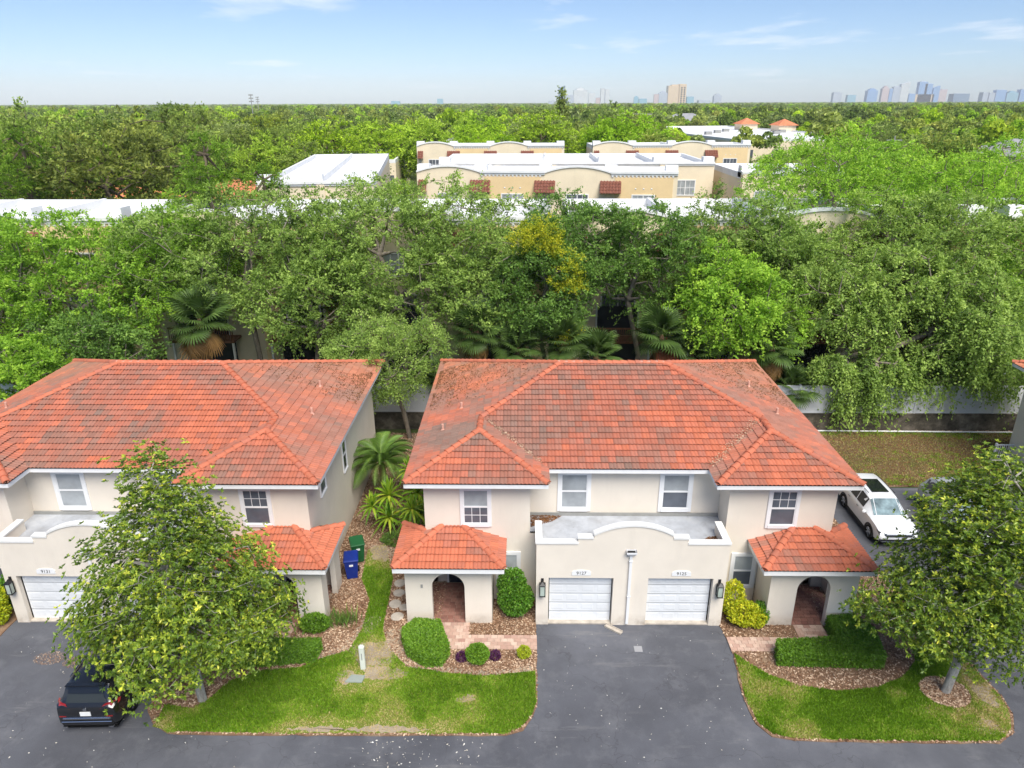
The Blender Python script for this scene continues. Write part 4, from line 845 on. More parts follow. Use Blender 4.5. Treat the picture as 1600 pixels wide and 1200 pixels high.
oak('olive grey open-branched oak behind the left ridge above a cabbage palm', -18.4, 46.8, 4.6, 14.0, 7.4, 4.8, 'leaf_oak', 3, n_tip=430, n_leaf=56, tint=0.46)
oak('tallest olive oak with bare twigs showing, above the gap between the houses', -8.6, 48.0, 3.8, 14.2, 7.8, 5.2, 'leaf_oak', 4, n_tip=480, n_leaf=56, tint=0.5, nl=9)
oak('small twiggy oak leaning over the corner of the left house roof', -7.6, 38.4, 1.9, 7.7, 3.1, 2.4, 'leaf_oak', 5, n_tip=210, n_leaf=70, spread=0.46, size=(0.08, 0.16), tint=0.55, trunk=[(0.8, 0.5, -0.1), (0.5, 0.3, 2.0), (0, 0, 4.0), (-0.3, 0, 5.5)], root_r=0.2)
oak('mid green oak behind the right part of the central roof ridge', 7.6, 47.0, 4.6, 13.0, 5.0, 4.2, 'leaf_oak_dark', 6, n_tip=330, n_leaf=60)
oak('fresh green oak with a dark forked trunk behind the central roof', 13.2, 43.2, 3.6, 10.8, 4.0, 3.2, 'leaf_oak_bright', 7, n_tip=280, n_leaf=66, trunk=[(-0.3, -0.8, -0.1), (-0.6, -0.8, 2.6), (0.2, -0.2, 4.4), (0.8, 0, 6.2)], tint=0.52, droop=0.15)
oak('wide drooping oak with a crooked horizontal limb above the white fence', 23.4, 43.4, 3.0, 11.0, 7.6, 4.2, 'leaf_oak', 8, n_tip=480, n_leaf=62, droop=0.45, tint=0.55,
    trunk=[(-4.5, -1.2, -0.1), (-5.2, -1.3, 2.2), (-3.6, -1.4, 4.2), (-1.0, -1.4, 4.6), (1.8, -0.8, 5.6)], lobes=[(-4.4, 0, 8.0, 3.2, 3.0, 2.4), (0, 0.5, 8.6, 3.6, 3.2, 2.3), (3.6, 0, 8.0, 3.4, 3.0, 2.2), (5.6, -0.4, 5.6, 2.2, 2.0, 2.2), (1.5, -1.0, 6.4, 3.4, 2.4, 1.7), (-2.2, -1.6, 6.2, 2.0, 1.6, 1.1), (6.6, 0, 7.0, 2.0, 2.0, 2.0), (3.2, -1.4, 4.6, 1.8, 1.2, 0.9), (5.4, -1.6, 3.6, 1.0, 0.9, 0.8)])
oak('drooping low oak bough hanging in front of the white fence', 20.9, 40.6, 0.6, 5.0, 3.1, 2.0, 'leaf_oak', 9, n_tip=170, n_leaf=60, spread=0.62, droop=0.75, tint=0.5, trunk=[(-1.4, 1.0, -0.1), (-1.5, 0.8, 2.2), (-0.6, 0.3, 3.6), (0.4, 0, 4.4)], lobes=[(-2.2, 0, 4.2, 1.1, 1.0, 0.7), (-0.6, -0.3, 3.6, 1.2, 1.0, 0.7), (0.9, 0.2, 4.2, 1.4, 1.2, 0.8), (2.2, 0.2, 3.6, 1.0, 0.9, 0.7), (-1.3, -0.2, 2.4, 0.7, 0.6, 0.8), (0.4, -0.2, 2.6, 0.8, 0.7, 0.6), (1.7, 0.2, 2.4, 0.5, 0.5, 0.5)], zmin=1.3)
oak('drooping oak over the fence end beside the corner of the far house', 27.3, 41.0, 2.6, 9.0, 2.8, 2.6, 'leaf_oak', 10, n_tip=220, n_leaf=60, droop=0.7, tint=0.5, root_r=0.2)
oak('broad bright oak crown rising over the white townhouse roofs', 25.2, 57.5, 5.5, 17.0, 7.6, 6.0, 'leaf_oak_bright', 11, n_tip=560, n_leaf=56, size=(0.13, 0.25), tint=0.5, spread=0.75)
oak('broad sunny oak crown beside the white townhouse roofs', 36.0, 57.0, 3.5, 16.5, 7.6, 6.0, 'leaf_oak_bright', 12, n_tip=580, n_leaf=56, size=(0.13, 0.25), tint=0.55, spread=0.75)
oak('soft grey green oak between the drooping oak and the townhouses', 14.5, 50.0, 5.6, 13.5, 6.2, 3.8, 'leaf_oak', 13, n_tip=330, n_leaf=54, tint=0.42)
oak('grey green oak showing white roof between its twigs', 3.2, 50.5, 5.6, 13.3, 4.2, 3.2, 'leaf_oak_dark', 14, n_tip=210, n_leaf=50, tint=0.42)
oak('thin oak top against the white roofs left of the yellow tree', -3.0, 52.0, 6.0, 12.6, 4.4, 3.4, 'leaf_oak', 15, n_tip=190, n_leaf=46, tint=0.42)
oak('thin open oak top against the long white roof', -11.5, 58.0, 7.0, 13.8, 4.6, 3.6, 'leaf_oak', 16, n_tip=180, n_leaf=46, tint=0.45, size=(0.13, 0.24))
oak('dark oak at the frame of the right hand yard behind the far house', 32.0, 45.5, 2.5, 10.0, 4.4, 3.4, 'leaf_oak_bright', 17, n_tip=280, n_leaf=54, tint=0.4)
oak('dark leafy oak filling the shade between the townhouse and the left house', -38.0, 48.0, 2.0, 12.0, 5.0, 4.0, 'leaf_oak_bright', 18, n_tip=300, n_leaf=52, tint=0.35)
oak('leafy oak screening the townhouse beside the far house', 37.5, 47.5, 2.5, 13.0, 5.2, 4.0, 'leaf_oak_bright', 25, n_tip=330, n_leaf=58, tint=0.5)
oak('leafy oak screening the townhouse behind the drooping oak', 29.0, 48.0, 4.0, 13.4, 5.0, 4.0, 'leaf_oak', 26, n_tip=320, n_leaf=58, tint=0.5)
oak('leafy oak rising between the olive oak and the bare twigged oak', -13.5, 44.5, 3.4, 11.6, 4.4, 3.4, 'leaf_oak', 27, n_tip=300, n_leaf=58, tint=0.52)
oak('leafy oak behind the left end of the central roof', -2.8, 46.0, 4.8, 11.4, 4.0, 3.4, 'leaf_oak', 28, n_tip=280, n_leaf=58, tint=0.48)
oak('leafy oak behind the spreading oak and the left ridge', -24.5, 48.5, 4.0, 12.6, 4.4, 3.6, 'leaf_oak_bright', 29, n_tip=290, n_leaf=58, tint=0.42)
oak('leafy oak above the right rear corner of the central roof', 18.2, 46.5, 4.2, 12.2, 4.2, 3.4, 'leaf_oak', 30, n_tip=290, n_leaf=58, tint=0.46)
oak('tall sunny oak rising behind the broad bright oak', 45.0, 66.0, 4.0, 16.5, 7.0, 6.0, 'leaf_oak_bright', 33, n_tip=420, n_leaf=52, size=(0.16, 0.3), tint=0.5, spread=0.8)
oak('sunny oak before the stepped white parapets', 33.0, 72.0, 5.0, 15.5, 6.0, 5.0, 'leaf_oak_bright', 34, n_tip=360, n_leaf=50, size=(0.16, 0.3), tint=0.45, spread=0.8)
oak('olive oak crown far right beyond the sunny oaks', 55.0, 76.0, 4.0, 15.5, 7.0, 6.0, 'leaf_oak', 35, n_tip=360, n_leaf=50, size=(0.16, 0.3), tint=0.5, spread=0.8)
oak('leafy oak hiding the cream townhouse parapet above the drooping oak', 25.5, 49.6, 6.0, 13.4, 4.6, 3.4, 'leaf_oak', 36, n_tip=320, n_leaf=58, tint=0.52)
oak('leafy oak over the balcony of the townhouse beside the tan wall', 17.0, 49.5, 5.0, 12.8, 3.6, 3.0, 'leaf_oak_dark', 37, n_tip=230, n_leaf=56, tint=0.52)
# the half yellow tree
o = oak('slim tree with a golden yellow crown top behind the central roof', 1.6, 44.2, 3.4, 12.6, 2.7, 2.4, 'leaf_oak_dark', 19, n_tip=240, n_leaf=62, group='garden trees', name='yellow_tree', nl=6)
rng = np.random.default_rng(77); Ty = lobes_points([(-0.6, -1.0, 11.4, 1.5, 1.2, 1.2), (0.9, -1.3, 9.4, 1.2, 1.0, 1.5), (1.2, -1.6, 5.6, 0.8, 0.7, 0.9)], 150, rng, 0.4)
V, F, T = foliage(Ty, np.array([0, 0, 8.0]), 40, 0.4, (0.09, 0.17), 0.55, rng, tint0=0.62); link('yellow_crown', np_mesh('yellow_crown', V, F, 'leaf_yellow', T), o)
# ---- magnolias: whorls of long leaves at every shoot tip
def magnolia(label, x, y, lobes, trunk, seed, n_tip, top_extra=()):
    rng = np.random.default_rng(seed); A = lobes_points(lobes, n_tip, rng, 0.5); A = A[A[:, 2] > 1.2]
    P, par, tips = skeleton(trunk, A, rng, 0.45, 0.07); r = radii(P, par, 0.006, 0.15, 2.0)
    o = thing('magnolia_tree', label, 'tree', (x, y, 0), 0, 'magnolia trees in the front beds'); link('trunk', branch_mesh('trunk', P, par, r, 'bark_magnolia'), o)
    cen = np.array([0, 0, 3.5]); Tp = P[tips]; nw = 13; off = rng.normal(0, 1, (len(Tp)*nw, 3))*np.array([0.30, 0.30, 0.17]); W_ = np.repeat(Tp, nw, 0)+off; k = 8
    n = len(W_)*k; c = np.repeat(W_, k, 0); ax = np.repeat(unit(unit(W_-cen)+np.array([0, 0, 0.55])+rng.normal(0, 0.3, W_.shape)), k, 0)
    side = unit(np.cross(ax, unit(rng.normal(size=(n, 3))))); sz = rng.uniform(0.09, 0.155, n); D = unit(side+ax*rng.uniform(0.0, 0.7, n)[:, None])
    t = np.repeat(np.repeat(0.42+rng.normal(0, 0.10, len(Tp)), nw)+rng.normal(0, 0.12, len(W_))+0.35*off[:, 2], k)+rng.normal(0, 0.13, n)+np.where(rng.random(n) < 0.03, 0.28, 0)
    V, F, T = leaves(c+D*sz[:, None]*0.5, D, sz, 0.42, t, rng, 0.35); link('crown', np_mesh('crown', V, F, 'leaf_magnolia', T), o); return o
magnolia('conical magnolia with yellowish leaf tips over the black car, pale trunk in mulch', -11.0, 18.46,
         [(0, 0, 8.5, 0.8, 0.8, 1.2), (0.1, 0, 7.3, 1.6, 1.5, 1.2), (-0.3, 0, 6.0, 2.3, 2.2, 1.3), (0.9, 0, 5.4, 2.0, 2.0, 1.2), (-1.1, 0, 4.3, 2.2, 2.3, 1.3), (1.4, 0, 4.0, 2.1, 2.2, 1.3), (0, -0.3, 3.1, 2.6, 2.5, 1.0), (-2.0, 0.3, 3.3, 1.5, 1.4, 0.8), (2.2, 0.2, 3.1, 1.4, 1.5, 0.9)],
         [(0.1, 0, -0.1), (0.05, 0, 1.6), (0, 0, 3.4), (0, 0, 5.4), (0, 0, 7.4), (0, 0, 8.9)], 31, 880)
magnolia('rounded magnolia beside the white cars, trunk in a pale mulch ring', 14.6, 19.1,
         [(0.1, 0, 8.4, 1.2, 1.2, 1.1), (0.7, 0, 7.2, 1.9, 2.0, 1.3), (-0.3, 0, 6.8, 1.8, 1.9, 1.2), (-2.2, -0.1, 3.9, 1.6, 1.5, 0.9), (0.9, 0, 5.4, 2.4, 2.4, 1.3), (-0.8, 0, 4.6, 2.0, 2.2, 1.2), (1.2, -0.2, 4.0, 2.2, 2.1, 1.1), (-0.9, -0.2, 3.4, 1.9, 1.9, 1.0), (0.5, -0.4, 2.7, 1.6, 1.5, 0.7)],
         [(0, 0, -0.1), (0.15, 0, 1.5), (0.2, 0, 3.2), (0.2, 0, 5.0), (0.2, 0, 6.8), (0.2, 0, 8.4)], 32, 900)
# ---- palms
def fan_frond(seed, dead=False, L=1.5):
    """One costapalmate frond along +Y: petiole, then a pleated fan with drooping tips."""
    rng = np.random.default_rng(seed); V = []; F = []; T = []; n = 26; pet = 1.0
    V += [(-0.02, 0, 0), (0.02, 0, 0), (0.015, pet, 0.16), (-0.015, pet, 0.16)]; F += [(0, 1, 2), (0, 2, 3)]; T += [0.7, 0.7]
    for i in range(n):
        a = math.radians(-118+236*i/(n-1)); ln = L*(0.72+0.28*math.cos(a*0.7))*rng.uniform(0.9, 1.05); d = np.array([math.sin(a), math.cos(a)*0.9+0.1, 0]); s = np.array([math.cos(a), -math.sin(a), 0])
        pts = []
        for q in (0.04, 0.45, 0.78, 1.0):
            z = 0.16+0.12*q*ln-(0.75 if dead else 0.5)*max(0, q-0.35)**1.6*ln-(0.9*q*ln if dead else 0); pts.append(np.array([0, pet, 0])+d*ln*q*(1-0.15*max(0, q-0.5))+np.array([0, 0, z]))
        wd = (0.012, 0.055, 0.040, 0.004); k = len(V)
        for p, w in zip(pts, wd): V += [tuple(p-s*w+np.array([0, 0, .01])), tuple(p+s*w-np.array([0, 0, .01]))]
        tt = 0.45+rng.normal(0, 0.12)
        for q in range(3): F += [(k+2*q, k+2*q+1, k+2*q+3), (k+2*q, k+2*q+3, k+2*q+2)]; T += [tt, tt+0.06*q]
    return np_mesh('frond', np.array(V), np.array(F), 'dead_frond' if dead else 'leaf_fan', np.array(T))
FANS = [fan_frond(s) for s in range(3)]; FAND = fan_frond(9, True, 1.2)
def sabal(label, x, y, h, seed, n=26, dead=5, s=1.0):
    rng = np.random.default_rng(seed); o = thing('cabbage_palm', label, 'palm', (x, y, 0), rng.uniform(0, 6.28), 'cabbage palms behind the houses'); m = MB(); z = -0.1; p = Vector((0, 0, z))
    prof = []
    for k in range(int(h/0.25)+1): prof += [(0.17+0.03*(k % 2)+0.02*float(rng.random()), k*0.25)]
    m.lathe(prof+[(0.05, h+0.15)], (0, 0, -0.05), 10); m.build('trunk', 'bark_palm', o)
    for i in range(n+dead):
        isd = i >= n; el = math.radians(rng.uniform(-70, -35) if isd else 78-108*((i+rng.random())/n)); az = i*2.39996+rng.uniform(-.2, .2)
        f = link('dead_frond' if isd else 'frond', FAND if isd else FANS[i % 3], o); f.location = (0, 0, h+0.05-0.35*(i/n)); f.rotation_euler = (el, rng.uniform(-.25, .25), az); k = 0.8*s*rng.uniform(0.8, 1.15); f.scale = (k, k, k)
    return o
for i, (x, y, h, s, lb) in enumerate([(-20.0, 42.0, 6.6, 1.25, 'big cabbage palm with a hanging skirt of dead fronds behind the left ridge'), (-2.9, 43.0, 5.6, 1.1, 'cabbage palm with a fibrous brown trunk behind the left end of the central roof'), (-0.3, 42.6, 4.6, 1.0, 'cabbage palm just left of the yellow tree'), (2.6, 42.2, 5.2, 1.1, 'cabbage palm in front of the yellow tree'), (4.6, 41.8, 4.4, 1.0, 'low cabbage palm behind the middle of the central ridge'),
        (8.6, 42.0, 5.6, 1.15, 'cabbage palm with orange fruit stalk beside the bare tan townhouse wall'), (10.4, 41.6, 4.6, 1.0, 'cabbage palm under the fresh green oak'), (15.2, 41.2, 5.2, 1.0, 'cabbage palm at the right rear corner of the central roof'), (16.6, 41.0, 2.6, 0.9, 'short cabbage palm by the end of the white fence'), (-10.8, 41.8, 4.0, 1.0, 'cabbage palm right of the wooden balcony behind the left house'), (-5.0, 41.0, 3.2, 0.8, 'cabbage palm behind the gap between the houses')]): sabal(lb, x, y, h, 40+i, s=s, dead=9 if i == 0 else 5)
m = MB()
for i in range(14): m.tube((8.2+0.10*i, 41.0, 5.0+0.05*math.sin(i)), (8.15+0.10*i, 40.85, 4.35+0.1*math.sin(i*2)), 0.02, 0.03, n=5)
m.tube((8.9, 42.0, 5.5), (8.8, 41.0, 5.05), 0.03, n=5); o = m.build('fruit_stalk', 'rust_panel'); tag(o, 'orange dried fruit stalk hanging from the palm by the tan wall', 'fruit stalk')
def feather(seed, L=1.9, up=0.9):
    rng = np.random.default_rng(seed); V = []; F = []; T = []; n = 34; prev = None
    def at(q): return np.array([0, L*q*(1-0.22*q*q), up*L*(0.75*q-0.95*q*q)])
    for i in range(n):
        q = 0.10+0.9*i/(n-1); p = at(q); tn = at(min(1, q+0.02))-at(max(0, q-0.02)); tn /= np.linalg.norm(tn); ll = 0.42*math.sin(math.pi*(0.12+0.86*q))**0.7+0.05
        for sx in (-1, 1):
            d = np.array([sx*0.85, 0, 0.05])+tn*0.6; d /= np.linalg.norm(d); e_ = p+d*ll+np.array([0, 0, -0.25*ll]); k = len(V); w = tn*0.018
            V += [tuple(p-w), tuple(p+w), tuple((p+e_)/2+w*1.2+np.array([0, 0, .03])), tuple(e_)]; F += [(k, k+1, k+2), (k, k+2, k+3)]; t = 0.45+rng.normal(0, 0.13); T += [t, t]
    for i in range(10):
        a, b = at(i/10), at((i+1)/10); k = len(V); w = 0.02*(1-i/11); V += [(a[0]-w, a[1], a[2]), (a[0]+w, a[1], a[2]), (b[0]+w, b[1], b[2]), (b[0]-w, b[1], b[2])]; F += [(k, k+1, k+2), (k, k+2, k+3)]; T += [0.8, 0.8]
    return np_mesh('frond', np.array(V), np.array(F), 'leaf_feather', np.array(T))
FEA = [feather(s) for s in range(3)]
o = thing('date_palm', 'feathery date palm in the gap between the two houses', 'palm', (-7.05, 31.6, 0)); m = MB(); m.lathe([(0.16, -0.05), (0.14, 0.6), (0.16, 1.2), (0.18, 2.0), (0.1, 2.35)], n=10); m.build('trunk', 'bark_palm', o)
rng = np.random.default_rng(3)
for i in range(30):
    f = link('frond', FEA[i % 3], o); f.location = (0, 0, 2.15); f.rotation_euler = (math.radians(52-78*i/30+rng.uniform(-6, 6)), rng.uniform(-.15, .15), i*2.39996); k = rng.uniform(1.05, 1.3); f.scale = (k, k, k)
# dracaena heads: rosettes of strap leaves on canes
def strap_head(seed, n=46, L=0.75):
    rng = np.random.default_rng(seed); V = []; F = []; T = []
    for i in range(n):
        az = i*2.39996; el = math.radians(85-100*i/n); d = np.array([math.cos(az)*math.cos(el), math.sin(az)*math.cos(el), math.sin(el)]); s = np.array([-math.sin(az), math.cos(az), 0]); ln = L*rng.uniform(0.75, 1.1); k = len(V); tt = 0.55+rng.normal(0, 0.2)
        for q, w in ((0.02, 0.015), (0.35, 0.045), (0.7, 0.04), (1.0, 0.004)):
            p = d*ln*q+np.array([0, 0, -0.55*q*q*ln*math.cos(el)]); V += [tuple(p-s*w), tuple(p+s*w)]
        for q in range(3): F += [(k+2*q, k+2*q+1, k+2*q+3), (k+2*q, k+2*q+3, k+2*q+2)]; T += [tt-0.08*q, tt-0.08*q]
    return np_mesh('leaf_head', np.array(V), np.array(F), 'leaf_strap', np.array(T))
STR = [strap_head(s) for s in range(3)]
for lb, x, y, heads in (('yellow green dracaena clump of strap-leaved heads on thin canes between the houses', -6.3, 29.2, [(0, 0, 1.75, 1.5), (-0.75, -0.3, 1.35, 1.2), (0.1, -0.7, 1.0, 1.3)]),
                        ('tall dracaena with striped strap leaves against the central house wall', -5.15, 29.2, [(-0.1, 0, 3.1, 1.2), (0.3, -0.5, 2.2, 1.6), (0.55, 0.3, 2.6, 1.3)]),
                        ('low dracaena rosette peeping over the left porch roof', -4.75, 26.4, [(0, 0, 2.75, 1.1), (0.3, 0.5, 2.2, 1.2), (-0.2, 0.9, 1.8, 1.2)])):
    o = thing('dracaena', lb, 'plant', (x, y, 0), 0, 'dracaenas between the houses')
    for i, (dx, dy_, hh, k) in enumerate(heads):
        m = MB(); m.tube((0.1*i, 0.1, -0.02), (dx, dy_, hh), 0.035, 0.025, n=6); m.build('cane', 'bark_oak', o); f = link('leaf_head', STR[i], o); f.location = (dx, dy_, hh); f.rotation_euler = (0, 0, i*1.3); f.scale = (k, k, k)
# ------------------------------------------------------------------ shrubs and hedges
def shrub(name, label, cat, loc, blobs, n, size, leaf, seed, group=None, width=0.55, stems=6, poly=None, var=0.10, tint=0.48):
    """blobs: ellipsoids (cx,cy,cz,rx,ry,rz); poly: a clipped hedge of outline poly and height h."""
    rng = np.random.default_rng(seed); o = thing(name, label, cat, loc, 0, group)
    if poly:
        pg, h = poly; p = np.array(pg); q = rng.uniform(p.min(0), p.max(0), (n*3, 2)); q = q[in_poly(q, pg)][:n]; z = h*(1-np.abs(rng.normal(0, 0.28, len(q)))); z = np.clip(z, 0.03, h)
        nz_ = fbm(q[:, 0]*2.2, q[:, 1]*2.2, seed); P = np.c_[q, np.minimum(z, h-0.10*nz_)]; ed = rng.integers(0, len(pg), n); t = rng.random(n); a = p[ed]; b = p[(ed+1) % len(p)]
        el = np.linalg.norm(p-np.roll(p, -1, 0), axis=1); ed = rng.choice(len(p), n, p=el/el.sum()); a = p[ed]; b = p[(ed+1) % len(p)]
        S = np.c_[a+(b-a)*t[:, None]+rng.normal(0, 0.03, (n, 2)), rng.uniform(0.03, h*0.97, n)]; P = np.concatenate([P, S]); cen = np.r_[p.mean(0), h*0.3]
        D = rng.normal(size=P.shape)+unit(P-cen)*0.8+np.array([0, 0, 0.4]); T0 = tint+rng.normal(0, 0.13, len(P))
        st = [(float(x), float(y), h*0.7) for x, y in P[rng.integers(0, len(P), stems), :2]]
    else:
        P = []; D = []
        w = np.array([b[3]*b[4]+b[3]*b[5] for b in blobs])
        for b, k in zip(blobs, rng.multinomial(n, w/w.sum())):
            u = unit(rng.normal(size=(k, 3))); rr = (0.55+0.45*rng.random(k)**0.5)*(0.88+0.2*fbm(u[:, 0]*3+seed, u[:, 1]*3+u[:, 2]*2, seed)); P.append(np.array(b[:3])+u*rr[:, None]*np.array(b[3:])); D.append(u*0.9+rng.normal(0, 0.7, (k, 3))+np.array([0, 0, 0.3]))
        P = np.concatenate(P); D = np.concatenate(D); ok = P[:, 2] > 0.03; P, D = P[ok], D[ok]; T0 = tint+var*2*(fbm(P[:, 0]*3, P[:, 1]*3+P[:, 2]*3, seed)-0.45)+rng.normal(0, 0.12, len(P)); st = [(b[0]*0.9, b[1]*0.9, b[2]) for b in blobs]
    V, F, T = leaves(P, D, rng.uniform(size[0], size[1], len(P)), width, T0, rng); m = MB()
    for (x, y, z) in st: m.tube((x*0.6, y*0.6, -0.02) if not poly else (x, y, -0.02), (x, y, max(0.15, z)), 0.022, 0.01, n=5)
    m.build('stems', 'bark_oak', o); link('foliage', np_mesh('foliage', V, F, leaf, T), o); return o
G0 = 0.035
shrub('clipped_hedge', 'clipped kidney shaped boxwood beside the left porch of the central house', 'hedge', (-3.65, 21.05, G0), None, 9000, (0.055, 0.10), 'leaf_box', 51, poly=([(-0.85, 0.35), (-0.45, 0.95), (0.5, 0.85), (0.72, 0.2), (0.95, -0.4), (0.75, -0.95), (0.15, -1.0), (-0.55, -0.45)], 0.62))
shrub('clipped_ball', 'small clipped ball shrub between two purple plants', 'shrub', (-1.62, 20.42, G0), [(0, 0, 0.32, 0.46, 0.42, 0.36)], 4200, (0.05, 0.09), 'leaf_box', 52)
shrub('yellow_shrub', 'tiny yellow green shrub at the driveway end of the mulch bed', 'shrub', (0.08, 20.62, G0), [(0, 0, 0.22, 0.28, 0.26, 0.26)], 1500, (0.03, 0.07), 'leaf_croton', 53, tint=0.4)
for lb, x, y in (('small purple leaved plant left of the clipped ball shrub', -2.2, 20.42), ('small purple leaved plant right of the clipped ball shrub', -0.98, 20.5)):
    shrub('purple_plant', lb, 'plant', (x, y, G0), [(0, 0, 0.16, 0.22, 0.2, 0.22)], 420, (0.06, 0.13), 'leaf_purple', int(abs(x)*100), width=0.35, group='purple plants')
shrub('garage_shrub', 'tall dense green shrub between the left porch and the garage', 'shrub', (-0.28, 22.95, G0), [(0, 0, 0.75, 0.72, 0.60, 0.75), (-0.1, 0, 1.45, 0.62, 0.55, 0.72), (0.2, -0.1, 0.9, 0.6, 0.5, 0.6)], 7600, (0.07, 0.14), 'leaf_shrub', 54, tint=0.5)
shrub('croton_bush', 'bright yellow croton bush against the right garage wall', 'shrub', (8.55, 22.55, G0), [(-0.3, 0.35, 0.9, 0.5, 0.45, 0.85), (0.05, -0.1, 0.55, 0.65, 0.5, 0.55), (0.5, -0.15, 0.4, 0.45, 0.4, 0.42)], 5200, (0.07, 0.14), 'leaf_croton', 55, tint=0.55)
shrub('green_shrub', 'green shrub wedged between the croton and the right porch', 'shrub', (9.32, 22.62, G0), [(0, 0, 0.45, 0.35, 0.4, 0.5)], 1600, (0.06, 0.12), 'leaf_shrub', 56)
shrub('clipped_hedge', 'long clipped L shaped hedge by the right porch arch', 'hedge', (11.2, 21.0, G0), None, 15000, (0.055, 0.10), 'leaf_box', 57, poly=([(-1.95, -0.75), (1.75, -0.85), (2.0, 0.6), (1.55, 1.35), (0.55, 1.25), (0.5, 0.1), (-1.8, -0.05)], 0.66), tint=0.42)
shrub('clipped_hedge', 'long clipped hedge between the magnolia and the left house porch', 'hedge', (-9.0, 20.45, G0), None, 10000, (0.055, 0.10), 'leaf_box', 58, poly=([(-1.3, -0.55), (1.45, -0.2), (1.55, 0.4), (-1.3, 0.35)], 0.62), tint=0.42)
shrub('round_shrub', 'round clipped shrub at the foot of the left house porch', 'shrub', (-8.0, 22.0, G0), [(0, 0, 0.32, 0.62, 0.42, 0.38)], 4000, (0.055, 0.10), 'leaf_box', 59, tint=0.42)
for i, (x, y, leaf) in enumerate(((-20.6, 22.2, 'leaf_croton'), (-20.7, 23.3, 'leaf_shrub'))):
    shrub('corner_shrub', ['yellow croton at the outer corner of the left garage', 'green shrub behind the croton at the outer corner of the left garage'][i], 'shrub', (x, y, G0), [(0, 0, 0.6, 0.6, 0.5, 0.7), (0.1, 0.2, 1.1, 0.4, 0.4, 0.5)], 3200, (0.07, 0.14), leaf, 60+i)
shrub('fern_clump', 'low ferny clump at the foot of the dracaenas', 'plant', (-5.7, 27.9, G0), [(0, 0, 0.2, 0.9, 0.5, 0.3)], 1300, (0.10, 0.25), 'leaf_feather', 62, width=0.22)
def iris(label, x, y, seed):
    rng = np.random.default_rng(seed); n = 70; q = rng.normal(0, 0.2, (n, 2)); D = np.c_[rng.normal(0, 0.35, (n, 2)), np.ones(n)]; sz = rng.uniform(0.5, 0.8, n); P = np.c_[q, np.zeros(n)]+unit(D)*sz[:, None]*0.48
    V, F, T = leaves(P, D, sz, 0.06, 0.5+rng.normal(0, 0.15, n), rng); return tag(link('iris_clump', np_mesh('iris_clump', V, F, 'leaf_feather', T)), label, 'plant')
for i, (x, y) in enumerate(((-7.3, 22.3), (-6.75, 22.35))):
    o = iris(['sword leaved iris clump next to the round shrub by the left porch', 'sword leaved iris clump next to the lawn by the left porch'][i], x, y, 70+i); o.location = (x, y, G0)
# ------------------------------------------------------------------ fence behind the houses
f = thing('yard_fence', 'white vinyl panel fence on a stained block wall behind the houses', 'fence', (0, 40.4, 0))
m = MB(); m.box(-34, 31, -0.10, 0.10, -0.03, 1.08); m.build('block_wall', 'block_wall', f); m = MB(); m.box(-34, 31, -0.13, 0.13, 1.08, 1.14); m.build('coping', 'block_wall', f)
pm = MB(); pm.box(-1.16, 1.16, -0.02, 0.02, 1.20, 2.86)
for k in range(15): pm.box(-1.16+k*0.16, -1.152+k*0.16, -0.028, -0.02, 1.22, 2.84)
pm = pm.mesh('panel', 'fence_vinyl'); po = MB(); po.box(-0.06, 0.06, -0.065, 0.065, 1.14, 3.0); po.add([(-0.075, -0.075, 3.0), (0.075, -0.075, 3.0), (0.075, 0.075, 3.0), (-0.075, 0.075, 3.0), (0, 0, 3.07)], [(0, 1, 4), (1, 2, 4), (2, 3, 4), (3, 0, 4), (3, 2, 1, 0)]); po = po.mesh('post', 'fence_vinyl')
ra = MB(); ra.box(-1.17, 1.17, -0.035, 0.035, 2.86, 2.95); ra.box(-1.17, 1.17, -0.035, 0.035, 1.142, 1.20); ra = ra.mesh('rail', 'fence_vinyl')
for k in range(27):
    x = -33.5+k*2.4
    for nm, me, dx in (('panel', pm, 1.2), ('rail', ra, 1.2), ('post', po, 0)):
        o = link(nm, me, f); o.location = (x+dx, 0, 0)
m = MB(); m.tube((16, 40.05, 0.09), (31, 39.9, 0.08), 0.05, n=8); tag(m.build('drain_pipe', 'white_trim'), 'white drain pipe lying along the foot of the block wall', 'pipe')
m = MB()
for k in range(9): m.box(26.6+0.11*k, 26.63+0.11*k, 36.0, 36.03, 0.25, 1.12)
for x in (26.48, 27.62): m.box(x-0.05, x+0.05, 35.965, 36.065, 0.03, 1.25)
m.box(26.53, 27.57, 35.99, 36.04, 1.12, 1.18); m.box(26.53, 27.57, 35.99, 36.04, 0.19, 0.25); tag(m.build('gate_panel', 'white_trim'), 'white picket gate at the corner of the far house', 'gate')
# ------------------------------------------------------------------ townhouses
def win_far(B, x0, x1, z0, z1, y, pane='pane_dark', cols=2, rows=2, frame='town_white'):
    m = MB(); t = 0.12; m.box(x0-t, x1+t, y-0.06, y, z1, z1+t); m.box(x0-t, x1+t, y-0.08, y, z0-t, z0); m.box(x0-t, x0, y-0.06, y, z0, z1); m.box(x1, x1+t, y-0.06, y, z0, z1)
    for k in range(1, cols): xx = x0+(x1-x0)*k/cols; m.box(xx-0.05, xx+0.05, y-0.05, y, z0, z1)
    w = m.build('window', frame, B); m = MB(); m.box(x0, x1, y-0.02, y-0.001, z0, z1); m.build('pane', pane, w)
    m = MB()
    for k in range(1, rows): zz = z0+(z1-z0)*k/rows; m.box(x0, x1, y-0.035, y-0.021, zz-0.03, zz+0.03)
    for k in range(1, cols*2): xx = x0+(x1-x0)*k/cols/2; m.box(xx-0.02, xx+0.02, y-0.033, y-0.021, z0, z1)
    m.build('muntin', frame, w); return w
